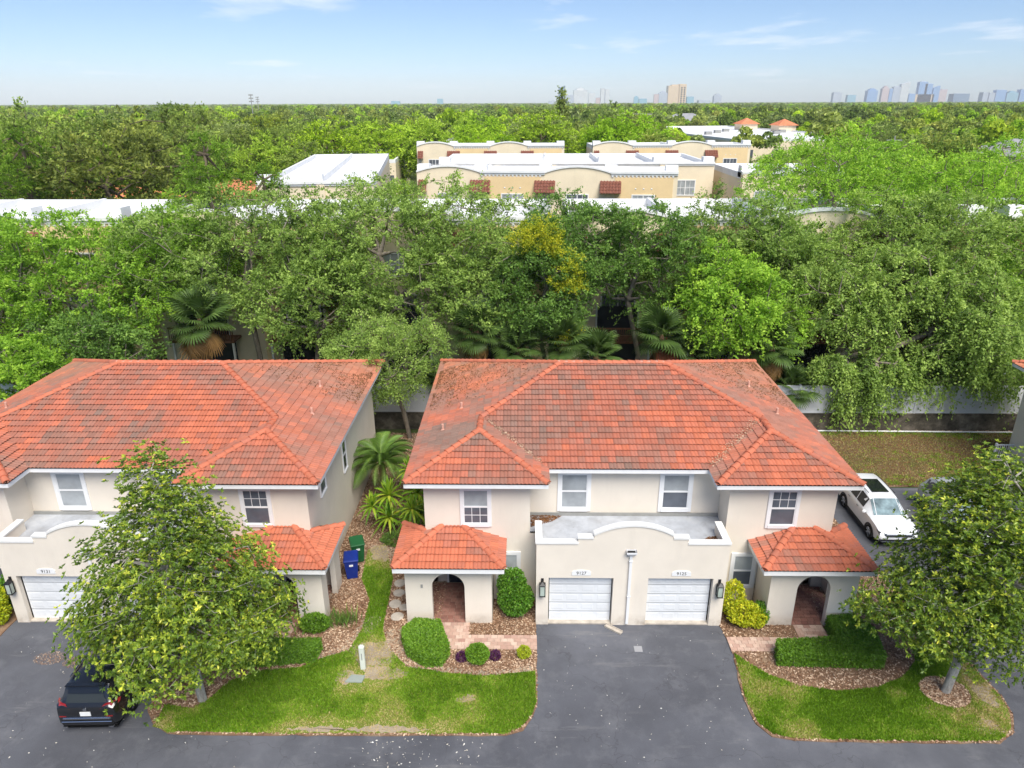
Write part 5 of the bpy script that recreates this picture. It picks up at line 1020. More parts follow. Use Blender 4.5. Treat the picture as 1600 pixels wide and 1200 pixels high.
def awning(B, x0, x1, y, z0, z1, out=0.9):
    """Small tiled mansard strip: stepped courses."""
    n = 4; a = None
    for k in range(n):
        f0, f1 = k/n, (k+1)/n; ya, yb = y-out*(1-f0), y-out*(1-f1); za, zb = z0+(z1-z0)*f0, z0+(z1-z0)*f1
        m = MB(); nx = max(3, int((x1-x0)/0.3))
        for i in range(nx):
            xa = x0+(x1-x0)*i/nx; xb = x0+(x1-x0)*(i+1)/nx-0.03
            m.add([(xa, ya-0.06, za+0.02), (xb, ya-0.06, za+0.02), (xb, yb, zb), (xa, yb, zb), ((xa+xb)/2, ya-0.06, za+0.13), ((xa+xb)/2, yb, zb+0.09)], [(0, 1, 4), (0, 4, 5, 3), (1, 2, 5, 4)])
        if a is None: a = MB(); a.quad((x0, y-out, z0), (x1, y-out, z0), (x1, y, z1), (x0, y, z1)); a.quad((x0, y-out, z0), (x1, y-out, z0), (x1, y, z0), (x0, y, z0)); a = a.build('tile_awning', 'town_tile', B)
        m.build('tile_course', 'town_tile', a)
def row_house(label, x, y, rz, W_, D, h, kind, seed, group='flat-roofed townhouses', ends=False):
    """A terrace block: local x 0..W along its front, y 0..D behind it."""
    rng = random.Random(seed); B = thing('townhouse', label, 'townhouse', (x, y, 0), math.radians(rz), group)
    m = MB(); m.box(0, W_, 0, D, -0.1, h-0.75); m.build('wall', 'town_cream' if kind != 'tan' else 'town_tan', B)
    m = MB(); m.box(0.3, W_-0.3, 0.3, D-0.3, h-0.75, h-0.55); m.build('flat_roof', 'white_membrane', B)
    m = MB()
    for a in ((0, 0.3, 0.3, D), (W_-0.3, W_, 0.3, D), (0.3, W_-0.3, D-0.3, D)): m.box(*a, h-0.75, h-0.02)
    nb = max(2, round(W_/7.4)); bw = W_/nb
    fm = MB(); cm = MB()
    for i in range(nb):
        xa, xb = i*bw, (i+1)*bw; curved = (i % 2 == 0)
        if kind == 'back': curved = False
        if curved:
            pts = [(xa, h-0.75), (xb, h-0.75), (xb, h-0.1)]+[(xb-bw*(0.5-0.5*math.cos(t))*1.0, h-0.1+0.65*math.sin(t)**2) for t in np.linspace(0.12, math.pi-0.12, 13)]+[(xa, h-0.1)]
            fm.prism(pts, 0.0, 0.3)
            for (p, q) in zip(pts[2:], pts[3:]): cm.prism([(p[0], p[1]), (p[0], p[1]+0.2), (q[0], q[1]+0.2), (q[0], q[1])], -0.12, 0.42)
        else:
            fm.box(xa, xb, 0, 0.3, h-0.75, h-0.1); cm.box(xa, xb, -0.22, 0.45, h-0.1, h+0.14); cm.box(xa+0.02, xb-0.02, -0.12, 0.0, h-0.3, h-0.1)
            if kind != 'back':
                for k in range(int(bw/0.45)): cm.box(xa+0.1+k*0.45, xa+0.3+k*0.45, -0.11, 0.0, h-0.5, h-0.3)
    m.build('parapet', 'town_white', B); fm.build('front_parapet', 'town_cream', B); cm.build('cornice', 'town_white', B)
    for i in range(nb+1):                                       # party-wall piers standing over the roof
        xa = min(max(i*bw-0.7, 0), W_-1.4); m = MB(); m.box(xa, xa+1.4, 0.35, 1.7, h-0.6, h+0.75); m.build('roof_pier', 'town_white', B)
    for i in range(1, nb):                                      # low white party walls running back over the roof
        m = MB(); m.box(i*bw-0.15, i*bw+0.15, 1.7, D-0.3, h-0.6, h+0.1); m.build('party_wall', 'town_white', B)
    for i in range(nb):
        xa = i*bw; xm = xa+bw/2; curved = (i % 2 == 0)
        if kind == 'back':
            m = MB(); m.box(xa+0.1, xa+0.9, -0.25, -0.001, 0, h-0.2); m.build('pier', 'town_cream', B)
            win_far(B, xm-1.2, xm+1.2, h-4.0, h-2.2, 0, 'pane_blind', 2, 2); win_far(B, xm-1.2, xm+1.2, h-7.2, h-5.4, 0, 'pane_blind', 2, 2); continue
        if not curved:
            p = MB(); p.box(xa+0.5, xa+bw-0.5, -0.10, -0.001, 0, h-0.55); p.build('tan_bay', 'town_tan', B)
            for k in range(3):
                q = MB(); zz = h-1.75; xx = xm-0.9+0.9*k; q.add([(xx-0.11, -0.12, zz), (xx, -0.12, zz-0.11), (xx+0.11, -0.12, zz), (xx, -0.12, zz+0.11), (xx, -0.16, zz)], [(0, 1, 4), (1, 2, 4), (2, 3, 4), (3, 0, 4)]); q.build('diamond', 'town_white', B)
        yo = 0 if curved else -0.10
        win_far(B, xm-1.2, xm+1.2, h-4.1, h-2.5, yo, rng.choice(['pane_dark', 'pane_blind']), 2, 2); win_far(B, xm-1.2, xm+1.2, h-7.4, h-5.6, yo, 'pane_dark', 2, 2)
        awning(B, xa-1.2 if i else 0.2, xa+1.2, -0.101, h-2.2, h-0.95)
        if kind == 'balcony':
            m = MB(); m.box(xm-2.4, xm+2.4, -1.6, -0.11, 2.45, 2.62); b = m.build('balcony', 'brown_wood', B); m = MB()
            for k in range(33): m.box(xm-2.4+0.148*k, xm-2.35+0.148*k, -1.6, -1.55, 2.62, 3.55)
            m.box(xm-2.42, xm+2.42, -1.63, -1.52, 3.55, 3.65); m.build('railing', 'brown_wood', b)
            for sx in (-2.3, 2.2): m = MB(); m.box(xm+sx, xm+sx+0.14, -1.55, -1.41, -0.1, 2.45); m.build('post', 'town_white', b)
            q = MB(); q.box(xm-1.5, xm+1.5, -0.13, -0.101, 2.64, 4.9); q.build('patio_door', 'pane_black', B); q = MB(); q.box(xm-1.9, xm+1.9, -0.14, -0.101, 0.0, 2.2); q.build('garage_opening', 'pane_black', B)
            for sx in (-1.62, 1.5): q = MB(); q.box(xm+sx, xm+sx+0.12, -0.16, -0.101, 2.62, 5.0); q.build('door_jamb', 'town_white', B)
            if i % 2: q = MB(); q.box(xm+1.7, xm+2.5, -0.14, -0.101, 2.7, 5.2); q.build('rust_panel', 'rust_panel', B)
    return B
rowA = [(-58, 29), (-27.5, 29.5), (3.4, 29.5), (34.5, 29)]
lbA = ['three storey townhouse block with white flat roof behind the left spreading oak', 'three storey townhouse block with wooden balconies behind the tall olive oaks', 'three storey townhouse block with tan wall behind the yellow tree', 'three storey townhouse block behind the drooping right hand oaks']
for (x, w), lb in zip(rowA, lbA): row_house(lb, x, 51.5, 0, w, 11.5, 11.3, 'balcony', int(x))
row_house('townhouse block with tan bays, dentil cornice and tiled awnings above the yellow tree', -12.4, 86.0, -5.5, 30, 9.0, 11.6, 'front', 5)
row_house('townhouse block with long white roof and end window behind the tan dentil block', -11.0, 97.0, 0, 36, 20, 11.6, 'back', 6)
B = row_house('townhouse block running back with a broad white roof behind the left ridge', -26.5, 72.5, 8, 11.5, 44, 11.6, 'back', 7)
row_house('far townhouse block with tiled awnings below the bright tree row', -19.8, 139, 0, 27.5, 10, 11.6, 'front', 8)
row_house('far townhouse block with end windows and tiled awnings right of the bright tree row', 13.0, 139, 2, 29.5, 10, 11.6, 'front', 9)
row_house('white stepped parapet townhouse block among the right hand trees', 26.0, 88, 0, 12, 14, 11.2, 'back', 10)
def low_building(label, x, y, rz, W_, D, h, roof, cat='building', pyr=()):
    B = thing('low_building', label, cat, (x, y, 0), math.radians(rz)); m = MB(); m.box(0, W_, 0, D, -0.1, h-0.4); m.build('wall', 'town_cream', B)
    m = MB(); m.box(0.4, W_-0.4, 0.4, D-0.4, h-0.4, h-0.2); m.build('flat_roof', roof, B); m = MB()
    for a in ((0, W_, 0, 0.4), (0, W_, D-0.4, D), (0, 0.4, 0.4, D-0.4), (W_-0.4, W_, 0.4, D-0.4)): m.box(*a, h-0.4, h+0.3)
    m.build('parapet', 'town_white', B)
    for k in range(6): a, b = W_*(k+0.5)/6, 0; q = MB(); q.box(a-1.2, a+1.2, -0.05, -0.001, h*0.35, h*0.65); q.build('window', 'pane_dark', B)
    for (px, py, s) in pyr:
        q = MB(); q.box(px-s, px+s, py-s, py+s, h-0.3, h+2.2); t = q.build('turret', 'town_cream', B); q = MB(); e = s+0.8; q.add([(px-e, py-e, h+2.2), (px+e, py-e, h+2.2), (px+e, py+e, h+2.2), (px-e, py+e, h+2.2), (px, py, h+2.2+e*0.55)], [(0, 1, 4), (1, 2, 4), (2, 3, 4), (3, 0, 4), (3, 2, 1, 0)]); q.build('pyramid_roof', 'roof_terra', t)
    for k in range(5): q = MB(); a, b = W_*(0.15+0.17*k), D*(0.35+0.1*(k % 3)); q.box(a, a+2.4, b, b+1.8, h-0.2, h+0.9); q.build('roof_unit', 'pole_grey', B)
    return B
low_building('big low white roofed building with two small orange pyramid turrets', 66, 232, 8, 52, 130, 8.0, 'white_membrane', pyr=((44, 92, 3.6), (50, 70, 3.6)))
low_building('low white roofed building beyond the left white townhouse roofs', -46, 150, 4, 20, 34, 8, 'white_membrane')
def hip_house(label, x, y, rz, W_, D, h, rise, roof, group='houses among the far trees'):
    B = thing('hip_roof_house', label, 'house', (x, y, 0), math.radians(rz), group); m = MB(); m.box(-W_/2, W_/2, -D/2, D/2, -0.1, h); m.build('wall', 'town_cream', B); e = 0.6; a, b = W_/2+e, D/2+e; r = max(0.5, a-b)
    m = MB(); m.add([(-a, -b, h), (a, -b, h), (a, b, h), (-a, b, h), (-r, 0, h+rise), (r, 0, h+rise)], [(0, 1, 5, 4), (1, 2, 5), (2, 3, 4, 5), (3, 0, 4), (3, 2, 1, 0)]); ro = m.build('roof', roof, B); m = MB(); m.box(-a, a, -b, -b+0.1, h-0.2, h); m.build('fascia', 'town_white', ro)
    for k in range(3): xx = -W_/2+W_*(k+0.5)/3; m = MB(); m.box(xx-0.6, xx+0.6, -D/2-0.05, -D/2-0.001, h-1.8, h-0.6); m.build('window', 'pane_black', B)
for a in (('grey hip roofed house beyond the right hand oaks', 124, 186, 20, 26, 16, 7.0, 3.5, 'roof_grey'), ('long grey roofed apartment house below the beige tower', 72, 470, 0, 34, 16, 8.0, 4.5, 'roof_grey'), ('white walled apartment house beside the long grey roofed one', 102, 480, 0, 26, 16, 8.5, 4.0, 'roof_grey'),
          ('terracotta roofed house left of the pines among trees', -62, 108, 10, 18, 12, 5.2, 2.6, 'roof_terra'), ('terracotta roofed house behind the pines', -46, 118, -5, 14, 11, 5.2, 2.4, 'roof_terra'), ('pale gabled house behind the bright clipped trees', -18, 210, 10, 16, 12, 7, 3.0, 'roof_grey'), ('orange roofed house beyond the broad white roof', -58, 215, 0, 16, 12, 6.0, 2.8, 'roof_terra'), ('tan roofed house far left between oaks', -98, 240, 0, 18, 12, 6.5, 3.2, 'roof_grey'), ('pale roofed house at the far left edge', -148, 235, 0, 20, 14, 6.0, 3.0, 'roof_terra')): hip_house(*a)
# ------------------------------------------------------------------ vehicles
ST = [(-2.30, .76, .44, .86, .70, .90), (-2.27, .86, .33, .98, .72, 1.02), (-2.16, .915, .28, 1.05, .70, 1.10), (-2.05, .925, .26, 1.06, .66, 1.36), (-1.86, .93, .25, 1.06, .63, 1.61), (-1.55, .93, .24, 1.055, .64, 1.665), (-0.95, .93, .24, 1.04, .65, 1.69), (-0.30, .93, .24, 1.03, .65, 1.69), (0.30, .93, .24, 1.01, .63, 1.63), (0.48, .93, .24, 1.01, .62, 1.59), (1.22, .93, .24, 1.00, .70, 1.07), (1.35, .93, .24, .99, .74, 1.05), (1.80, .92, .25, .94, .76, 1.00), (2.08, .90, .27, .86, .76, .91), (2.24, .86, .32, .74, .74, .78), (2.31, .76, .42, .60, .68, .62)]
def sec(s):
    y, w, zb, bl, rw, zt = s; d = zt-bl
    return [(0, zb), (.8*w, zb), (w*.99, zb+.10), (w, zb+(bl-zb)*.45), (w*1.0, zb+(bl-zb)*.7), (w*.975, bl), (w*.94 if d > .2 else w*.93, bl+.05*d+.012), (rw+.02, bl+.86*d+.012), (rw*.86, bl+.975*d+.01), (0, zt+.012)]
def car(label, loc, rz, paint, style, group=None):
    B = thing('parked_car', label, 'car', loc, rz, group); S = [(s[0], sec(s)) for s in ST]; n = len(S[0][1]); m = MB()
    ring = [[(sx*p[0], y, p[1]) for p in (pts if sx > 0 else pts[::-1]) if not (sx < 0 and p[0] == 0)] for y, pts in S for sx in (1,)]
    V = []; F = []
    for y, pts in S: V += [(p[0], y, p[1]) for p in pts]+[(-p[0], y, p[1]) for p in pts[1:-1][::-1]]
    k = 2*n-2
    for i in range(len(S)-1):
        for j in range(k): F.append((i*k+j, i*k+(j+1) % k, (i+1)*k+(j+1) % k, (i+1)*k+j))
    F += [tuple(range(k)), tuple(range((len(S)-1)*k+k-1, (len(S)-1)*k-1, -1))]; m.add(V, F); b = m.build('body', paint, B)
    b.data.shade_smooth(); b.data.set_sharp_from_angle(angle=math.radians(32))
    def P(i, j, sx=1): p = S[i][1][j]; return np.array([sx*p[0], S[i][0], p[1]])
    def glass(q, mat, name, inset=0.10, off=0.010, sub=None):
        q = [np.array(p) for p in q]; c = sum(q)/len(q); nn = np.cross(q[1]-q[0], q[2]-q[0]); nn /= np.linalg.norm(nn)
        if np.dot(nn, c-np.array([0, c[1]*0.7, 0.8])) < 0: nn = -nn
        r = [p+(c-p)*inset+nn*off for p in q]; g_ = MB(); g_.prism; g_.add([tuple(p) for p in r]+[tuple(p-nn*(off+0.01)) for p in r], [tuple(range(len(r))), tuple(range(2*len(r)-1, len(r)-1, -1))]+[(i, i+len(r), (i+1) % len(r)+len(r), (i+1) % len(r)) for i in range(len(r))]); return g_.build(name, mat, B)
    for sx in (-1, 1):
        for a, c in ((4, 6), (6, 7), (7, 9)): glass([P(a, 6, sx), P(c, 6, sx), P(c, 7, sx), P(a, 7, sx)], 'car_glass', 'side_window', 0.09)
        for yy in (-1.36, 1.40):
            wl_ = MB(); pr = [(0.0, -0.11), (0.24, -0.11), (0.325, -0.09), (0.345, -0.05), (0.345, 0.06), (0.32, 0.10), (0.24, 0.115), (0.225, 0.09)]; wl_.lathe(pr, n=22); wl_.v = [(sx*(0.845+z), yy+x, 0.345+y) for x, y, z in wl_.v]; w_ = wl_.build('wheel', 'rubber', B, smooth=True)
            r_ = MB(); r_.lathe([(0.0, 0.10), (0.05, 0.105), (0.06, 0.09), (0.10, 0.088)], n=14)
            for q in range(5):
                t = q*2*math.pi/5; c_, s_ = math.cos(t), math.sin(t); r_.add([(c_*.05-s_*.03, s_*.05+c_*.03, .104), (c_*.05+s_*.03, s_*.05-c_*.03, .104), (c_*.232+s_*.045, s_*.232-c_*.045, .100), (c_*.232-s_*.045, s_*.232+c_*.045, .100)], [(0, 1, 2, 3)])
            r_.v = [(sx*(0.848+z), yy+x, 0.345+y) for x, y, z in r_.v]; r_.build('rim', 'chrome', w_)
            a_ = MB(); th = np.linspace(-0.12, math.pi+0.12, 17)
            for t0, t1 in zip(th, th[1:]):
                pts = [(r*math.cos(t), r*math.sin(t)) for t, r in ((t0, .34), (t1, .34), (t1, .425), (t0, .425))]; a_.add([(sx*.905, yy+p[0], .345+p[1]) for p in pts]+[(sx*.948, yy+p[0], .345+p[1]) for p in pts], [(4, 5, 6, 7), (3, 2, 6, 7), (0, 1, 5, 4), (0, 3, 7, 4), (1, 2, 6, 5)])
            a_.build('wheel_arch', 'car_trim', B)
        m = MB(); m.box(min(sx*.90, sx*.945), max(sx*.90, sx*.945), -.96, 1.0, .20, .34); m.build('sill', 'car_trim', B)
        m = MB(); m.box(-.09, .09, -.06, .06, -.07, .07); mi = m.build('mirror', paint, B, bevel=0.03); mi.location = (sx*1.03, 0.86, 1.10)
        m = MB(); m.box(min(sx*.92, sx*1.0), max(sx*.92, sx*1.0), .83, .89, 1.03, 1.07); m.build('mirror_arm', 'car_trim', B)
        m = MB(); m.tube((sx*.60, -1.7, 1.69), (sx*.61, 0.2, 1.70), 0.018, n=6); m.build('roof_rail', 'chrome' if style == 'rear' else 'car_trim', B)
        for yy in (0.02, -0.88): m = MB(); m.box(min(sx*.93, sx*.955), max(sx*.93, sx*.955), yy-.10, yy+.10, .90, .93); m.build('door_handle', 'chrome', B)
    glass([P(9, 8, -1), P(9, 8), P(10, 8), P(10, 8, -1)], 'car_glass_pale' if style == 'front' else 'car_glass', 'windscreen', 0.05, 0.016)
    for sx in (-1, 1): glass([P(9, 7, sx), P(9, 8, sx), P(10, 8, sx), P(10, 7, sx)], 'car_glass_pale' if style == 'front' else 'car_glass', 'windscreen_edge', 0.04, 0.014)
    glass([P(4, 8, -1), P(4, 8), P(3, 8), P(3, 8, -1)], 'car_glass', 'rear_window', 0.03, 0.02); glass([P(3, 8, -1)*[.98, 1, 1], P(3, 8)*[.98, 1, 1], P(2, 8)*[1.02, 1, 1], P(2, 8, -1)*[1.02, 1, 1]], 'car_glass', 'rear_window', 0.03, 0.02)
    m = MB(); m.box(-.80, .80, -2.2, 2.15, .16, .30); m.build('underbody', 'under_dark', B)
    if style == 'front':
        m = MB(); m.box(-.40, .40, -1.15, .10, 1.690, 1.708); m.build('sunroof', 'car_glass', B, bevel=0.01)
        m = MB(); m.box(-.78, .78, 2.215, 2.315, .40, .50); m.build('lower_grille', 'car_trim', B); m = MB(); m.box(-.57, .57, 2.22, 2.335, .63, .745); g_ = m.build('grille', 'car_trim', B)
        for z in (.735, .688, .640): m = MB(); m.box(-.57, .57, 2.24, 2.340, z, z+.012); m.build('grille_bar', 'chrome', g_)
        m = MB(); m.tube((0, 2.28, .69), (0, 2.350, .69), .062, n=16); em = m.build('emblem', 'car_trim', B); m = MB(); m.lathe([(.050, 0), (.062, .006), (.062, -.006), (.050, 0)], n=20); m.v = [(x, 2.352+z, .69+y) for x, y, z in m.v]; m.build('emblem_ring', 'chrome', em)
        for sx in (-1, 1):
            m = MB(); m.add([(sx*.56, 2.32, .66), (sx*.86, 2.235, .69), (sx*.925, 2.00, .84), (sx*.86, 2.17, .835), (sx*.56, 2.285, .77), (sx*.58, 2.18, .66), (sx*.84, 2.08, .70), (sx*.86, 1.94, .78)], [(0, 1, 3, 4), (1, 2, 3), (4, 3, 2, 7), (0, 4, 5), (5, 6, 1, 0)]); m.build('headlamp', 'head_lamp', B)
            m = MB(); m.box(min(sx*.60, sx*.84), max(sx*.60, sx*.84), 2.14, 2.275, .40, .53); m.build('side_intake', 'car_trim', B); m = MB(); m.tube((sx*.58, 2.29, .42), (sx*.84, 2.22, .40), .016, n=6); m.tube((sx*.58, 2.29, .42), (sx*.66, 2.27, .56), .016, n=6); m.build('intake_trim', 'chrome', B)
        m = MB(); m.box(-.5, .5, 2.27, 2.325, .33, .36); m.build('bumper_lip', 'chrome', B)
    else:
        m = MB(); m.box(-.72, .72, -2.34, -2.24, .60, .68); m.build('bumper_step', 'chrome', B, bevel=0.02); m = MB(); m.box(-.78, .78, -2.33, -2.24, .36, .50); m.build('bumper_lower', 'car_trim', B, bevel=0.03); m = MB(); m.tube((-.76, -2.335, .53), (.76, -2.335, .53), .018, n=6); m.build('bumper_strip', 'chrome', B)
        m = MB(); m.box(-.16, .16, -2.318, -2.285, .735, .885); m.build('number_plate', 'plate_white', B)
        m = MB(); m.tube((0, -2.27, .96), (0, -2.30, .96), .055, n=16); m.build('emblem', 'chrome', B); m = MB(); m.box(-.52, -.30, -2.286, -2.262, .93, .955); m.build('badge', 'chrome', B); m = MB(); m.box(.36, .46, -2.286, -2.262, .93, .955); m.build('badge', 'chrome', B)
        for sx in (-1, 1):
            m = MB(); m.add([(sx*.46, -2.285, .98), (sx*.80, -2.26, .96), (sx*.945, -2.02, 1.02), (sx*.945, -1.92, 1.10), (sx*.80, -2.17, 1.13), (sx*.56, -2.24, 1.08), (sx*.62, -2.1, 1.10), (sx*.62, -2.1, .98)], [(0, 1, 4, 5), (1, 2, 3, 4), (5, 4, 6), (4, 3, 6), (0, 7, 2, 1)]); m.build('tail_lamp', 'tail_red', B)
            m = MB(); m.box(min(sx*.60, sx*.80), max(sx*.60, sx*.80), -2.31, -2.25, .70, .73); m.build('reflector', 'tail_red', B)
            m = MB(); m.box(min(sx*.62, sx*.76), max(sx*.62, sx*.76), -2.34, -2.26, .30, .345); m.build('exhaust_tip', 'chrome', B)
        m = MB(); m.box(-.60, .60, -2.04, -1.88, 1.60, 1.635); m.build('roof_spoiler', paint, B, bevel=0.012)
        m = MB(); m.tube((0.02, -2.14, 1.14), (0.30, -2.155, 1.12), 0.010, n=5); m.build('rear_wiper', 'car_trim', B)
    return B
B = car('black sport utility car parked rear outward under the magnolia', (-14.05, 19.5, 0), math.radians(2.0), 'paint_black', 'rear'); B.scale = (1.05, 1.06, 1.05)
car('white crossover with dark panoramic roof parked beside the central house', (17.1, 29.95, 0), math.pi, 'paint_white', 'front')
car('silver white car half hidden by the right magnolia', (20.95, 29.6, 0), math.pi, 'paint_silver', 'front')
# ------------------------------------------------------------------ bins, pedestal, meter box
def bin_(label, x, y, rz, mat):
    B = thing('wheeled_bin', label, 'bin', (x, y, 0.035), rz); m = MB(); w0, w1, d0, d1, h = .22, .29, .24, .34, .98
    m.add([(-w0, -d0, .04), (w0, -d0, .04), (w0, d0, .04), (-w0, d0, .04), (-w1, -d1, h), (w1, -d1, h), (w1, d1, h), (-w1, d1, h)], [(3, 2, 1, 0), (0, 1, 5, 4), (1, 2, 6, 5), (2, 3, 7, 6), (3, 0, 4, 7)]); m.box(-w1-.02, w1+.02, -d1-.02, d1+.02, h-.06, h); m.build('body', mat, B, bevel=0.012)
    m = MB(); m.add([(-.32, -.39, h+.001), (.32, -.39, h+.001), (.32, .37, h+.001), (-.32, .37, h+.001), (-.29, -.36, h+.05), (.29, -.36, h+.05), (.27, .34, h+.10), (-.27, .34, h+.10)], [(3, 2, 1, 0), (4, 5, 6, 7), (0, 1, 5, 4), (1, 2, 6, 5), (2, 3, 7, 6), (3, 0, 4, 7)]); m.build('lid', mat, B, bevel=0.01)
    for sx in (-1, 1): m = MB(); m.tube((sx*.22, .33, .13), (sx*.29, .33, .13), .13, n=16); m.build('wheel', 'rubber', B)
    m = MB(); m.tube((-.24, .42, h-.08), (.24, .42, h-.08), .018, n=6); m.tube((-.24, .34, h-.06), (-.24, .42, h-.08), .018, n=6); m.tube((.24, .34, h-.06), (.24, .42, h-.08), .018, n=6); m.build('handle', mat, B); m = MB(); m.box(-.08, .08, -.345, -.315, .72, .80); m.build('sticker', 'sticker', B)
bin_('blue wheeled recycling bin by the left house porch', -7.3, 25.35, math.radians(12), 'bin_blue'); bin_('green wheeled bin standing behind the blue one', -7.3, 26.5, math.radians(20), 'bin_green')
B = thing('utility_pedestal', 'slim white cable pedestal on the lawn between the houses', 'pedestal', (-5.71, 19.97, 0.04)); m = MB(); m.box(-.09, .09, -.08, .08, 0, .98); m.build('post', 'pedestal', B, bevel=0.02); m = MB(); m.box(-.10, .10, -.09, .09, .93, 1.04); m.build('cap', 'pedestal', B, bevel=0.04); m = MB(); m.box(-.015, .015, -.083, -.079, .45, .75); m.build('label_strip', 'pole_grey', B)
m = MB(); m.prism([(-.32, -.16), (.28, -.18), (.34, .14), (-.16, .18)], 0, .06, 'z'); o = m.build('meter_box', 'meter_lid', bevel=0.01); o.location = (-5.9, 19.45, 0.04); tag(o, 'grey water meter box lid set in the lawn by the pedestal', 'meter box')
m = MB(); m.box(-.15, .15, -.15, .15, 0, .012); o = m.build('drain_cover', 'roof_grey'); o.location = (4.35, 21.1, 0.002); tag(o, 'small dark drain cover in the middle of the central driveway', 'drain cover')
# ------------------------------------------------------------------ trees of the middle distance: a few kinds, copied
def proto(lobes, trunk, n_tip, n_leaf, spread, size, leaf, seed, barkm='bark_far', **k):
    return tree('x', None, None, (0, 0, 0), trunk, lobes, n_tip, n_leaf, spread, size, leaf, barkm, seed=seed, make=False, tip_r=0.02, **k)
def round_proto(seed, leaf, rx, zb, zt, n_tip=170, n_leaf=48, size=(0.22, 0.42)):
    rng = np.random.default_rng(seed); return proto(rand_lobes(rng, rx, rx, zb, zt, 7), [(0, 0, -0.1), (0.1, 0.1, zb), (0.2, -0.2, (zb+zt)/2)], n_tip, n_leaf, 1.0, size, leaf, seed, root_r=0.3)
ROUND = [round_proto(101, 'leaf_far', 5.0, 2.5, 11.0), round_proto(102, 'leaf_far', 5.6, 3.0, 12.0), round_proto(103, 'leaf_far', 4.2, 2.0, 10.0), round_proto(104, 'leaf_far_bright', 4.6, 1.8, 10.5), round_proto(105, 'leaf_far_bright', 3.6, 1.5, 9.5)]
PINE = [proto([(0, 0, 13.0, 1.8, 1.8, 2.0), (1.2, 0.6, 11.0, 2.2, 2.2, 1.2), (-1.4, -0.4, 10.2, 2.4, 2.2, 1.3), (0.6, -1.6, 8.6, 2.2, 2.2, 1.0), (-0.8, 1.2, 7.2, 2.0, 2.0, 1.0)], [(0, 0, -0.1), (0.05, 0, 5.0), (0, 0, 9.0), (0, 0, 13.5)], 150, 34, 0.6, (0.25, 0.5), 'leaf_pine', 110, width=0.22, root_r=0.22)]
CONE = [proto([(0, 0, 2.0+1.75*k, 4.2*(1-k/12.5), 4.2*(1-k/12.5), 1.6) for k in range(12)], [(0, 0, -0.1), (0, 0, 6), (0, 0, 12), (0, 0, 20)], 420, 30, 0.8, (0.4, 0.75), 'leaf_far', 111, root_r=0.35, cull=0.0)]
def put(kind, P, label, x, y, s=1.0, sz=None, group=None, cat='tree'):
    bm, cm = P; o = thing(kind, label, cat, (x, y, 0), random.uniform(0, 6.28), group); t = link('trunk', bm, o); c = link('crown', cm, o); o.scale = (s, s, sz or s); return o
put('conical_tree', CONE[0], 'tall dark conical tree standing above the skyline before the glass tower', 9.7, 190, 1.0, 1.02)
for i, (x, y, s) in enumerate(((-26, 60.5, 1.12), (-22.5, 63.5, 0.95), (-50, 74, 1.12), (-55.5, 77, 1.0), (-45, 78, 0.95), (-29.5, 66, 0.9))): put('pine_tree', PINE[0], 'open crowned pine with bright needle tufts near the white roofs', x, y, s, group='pines left of the white roofs')
random.seed(5)
HOLES = [(-60, 64, 50, 64.5), (-15, 21, 80, 97), (-13, 27, 95.5, 119), (-36, -13, 71, 118), (-22, 45, 137, 151), (25, 39, 86.5, 104), (60, 140, 226, 372), (-50, -22, 148, 188), (108, 140, 174, 200), (52, 118, 458, 492), (-72, -38, 100, 126), (-28, -8, 202, 218), (-68, -48, 207, 223), (-108, -88, 232, 248), (-160, -136, 226, 244)]
def clear(x, y, r): return all(not (a-r < x < b+r and c-r < y < d+r) for a, b, c, d in HOLES)
# explicit trees that fill known places, then a loose fill
bright = [(-40, 150), (-33, 160), (-26, 165), (-20, 160), (-11, 165), (-4, 163), (2, 172), (8, 176), (14, 172), (20, 168), (26, 176), (-14, 176), (4, 158), (17, 160), (-47, 138), (-30, 195), (-8, 190)]
for i, (x, y) in enumerate(bright): put('bright_tree', ROUND[3+i % 2], 'fresh light green round tree in the row beyond the far townhouses', x+random.uniform(-1, 1), y, random.uniform(1.3, 1.7), group='bright trees beyond the townhouses')
small = [(-15.5, 78, .62), (-8, 79, .62), (-1, 77, .6), (6, 76, .66), (12, 75.5, .62), (19, 78, .66), (22, 84, .7), (-18, 70, .6), (-4, 68, .55), (9, 67.5, .62), (17, 68, .66), (-12, 67, .55), (-33, 70, .7), (-39, 72, .75), (-9, 96, .7), (-4, 95.2, .62), (2, 95.4, .6), (23, 79, .7), (26, 80, .75), (31, 82, .7), (36, 80, .8), (-14, 128, .55), (-6, 127, .5), (4, 129, .6), (12, 128, .62), (30, 128, .62), (38, 130, .66), (47, 132, .8), (48, 140, .85)]
for x, y, s in small: put('street_tree', ROUND[int(x*7) % 3], 'small street tree growing between the townhouse rows', x, y, s, group='street trees between the townhouse rows')
pts = []
for y0, y1, step in ((66, 120, 8.5), (120, 200, 9.0), (200, 300, 10.0)):
    y = y0
    while y < y1:
        x = -0.80*y-10
        while x < 0.80*y+10:
            px, py = x+random.uniform(-3, 3), y+random.uniform(-3, 3)
            if clear(px, py, 3.4) and all((px-a)**2+(py-b)**2 > 30 for a, b in bright): pts.append((px, py))
            x += step
        y += step
pts.sort(key=lambda p: p[0]**2+p[1]**2); near = pts[:285]; rest = pts[285:]
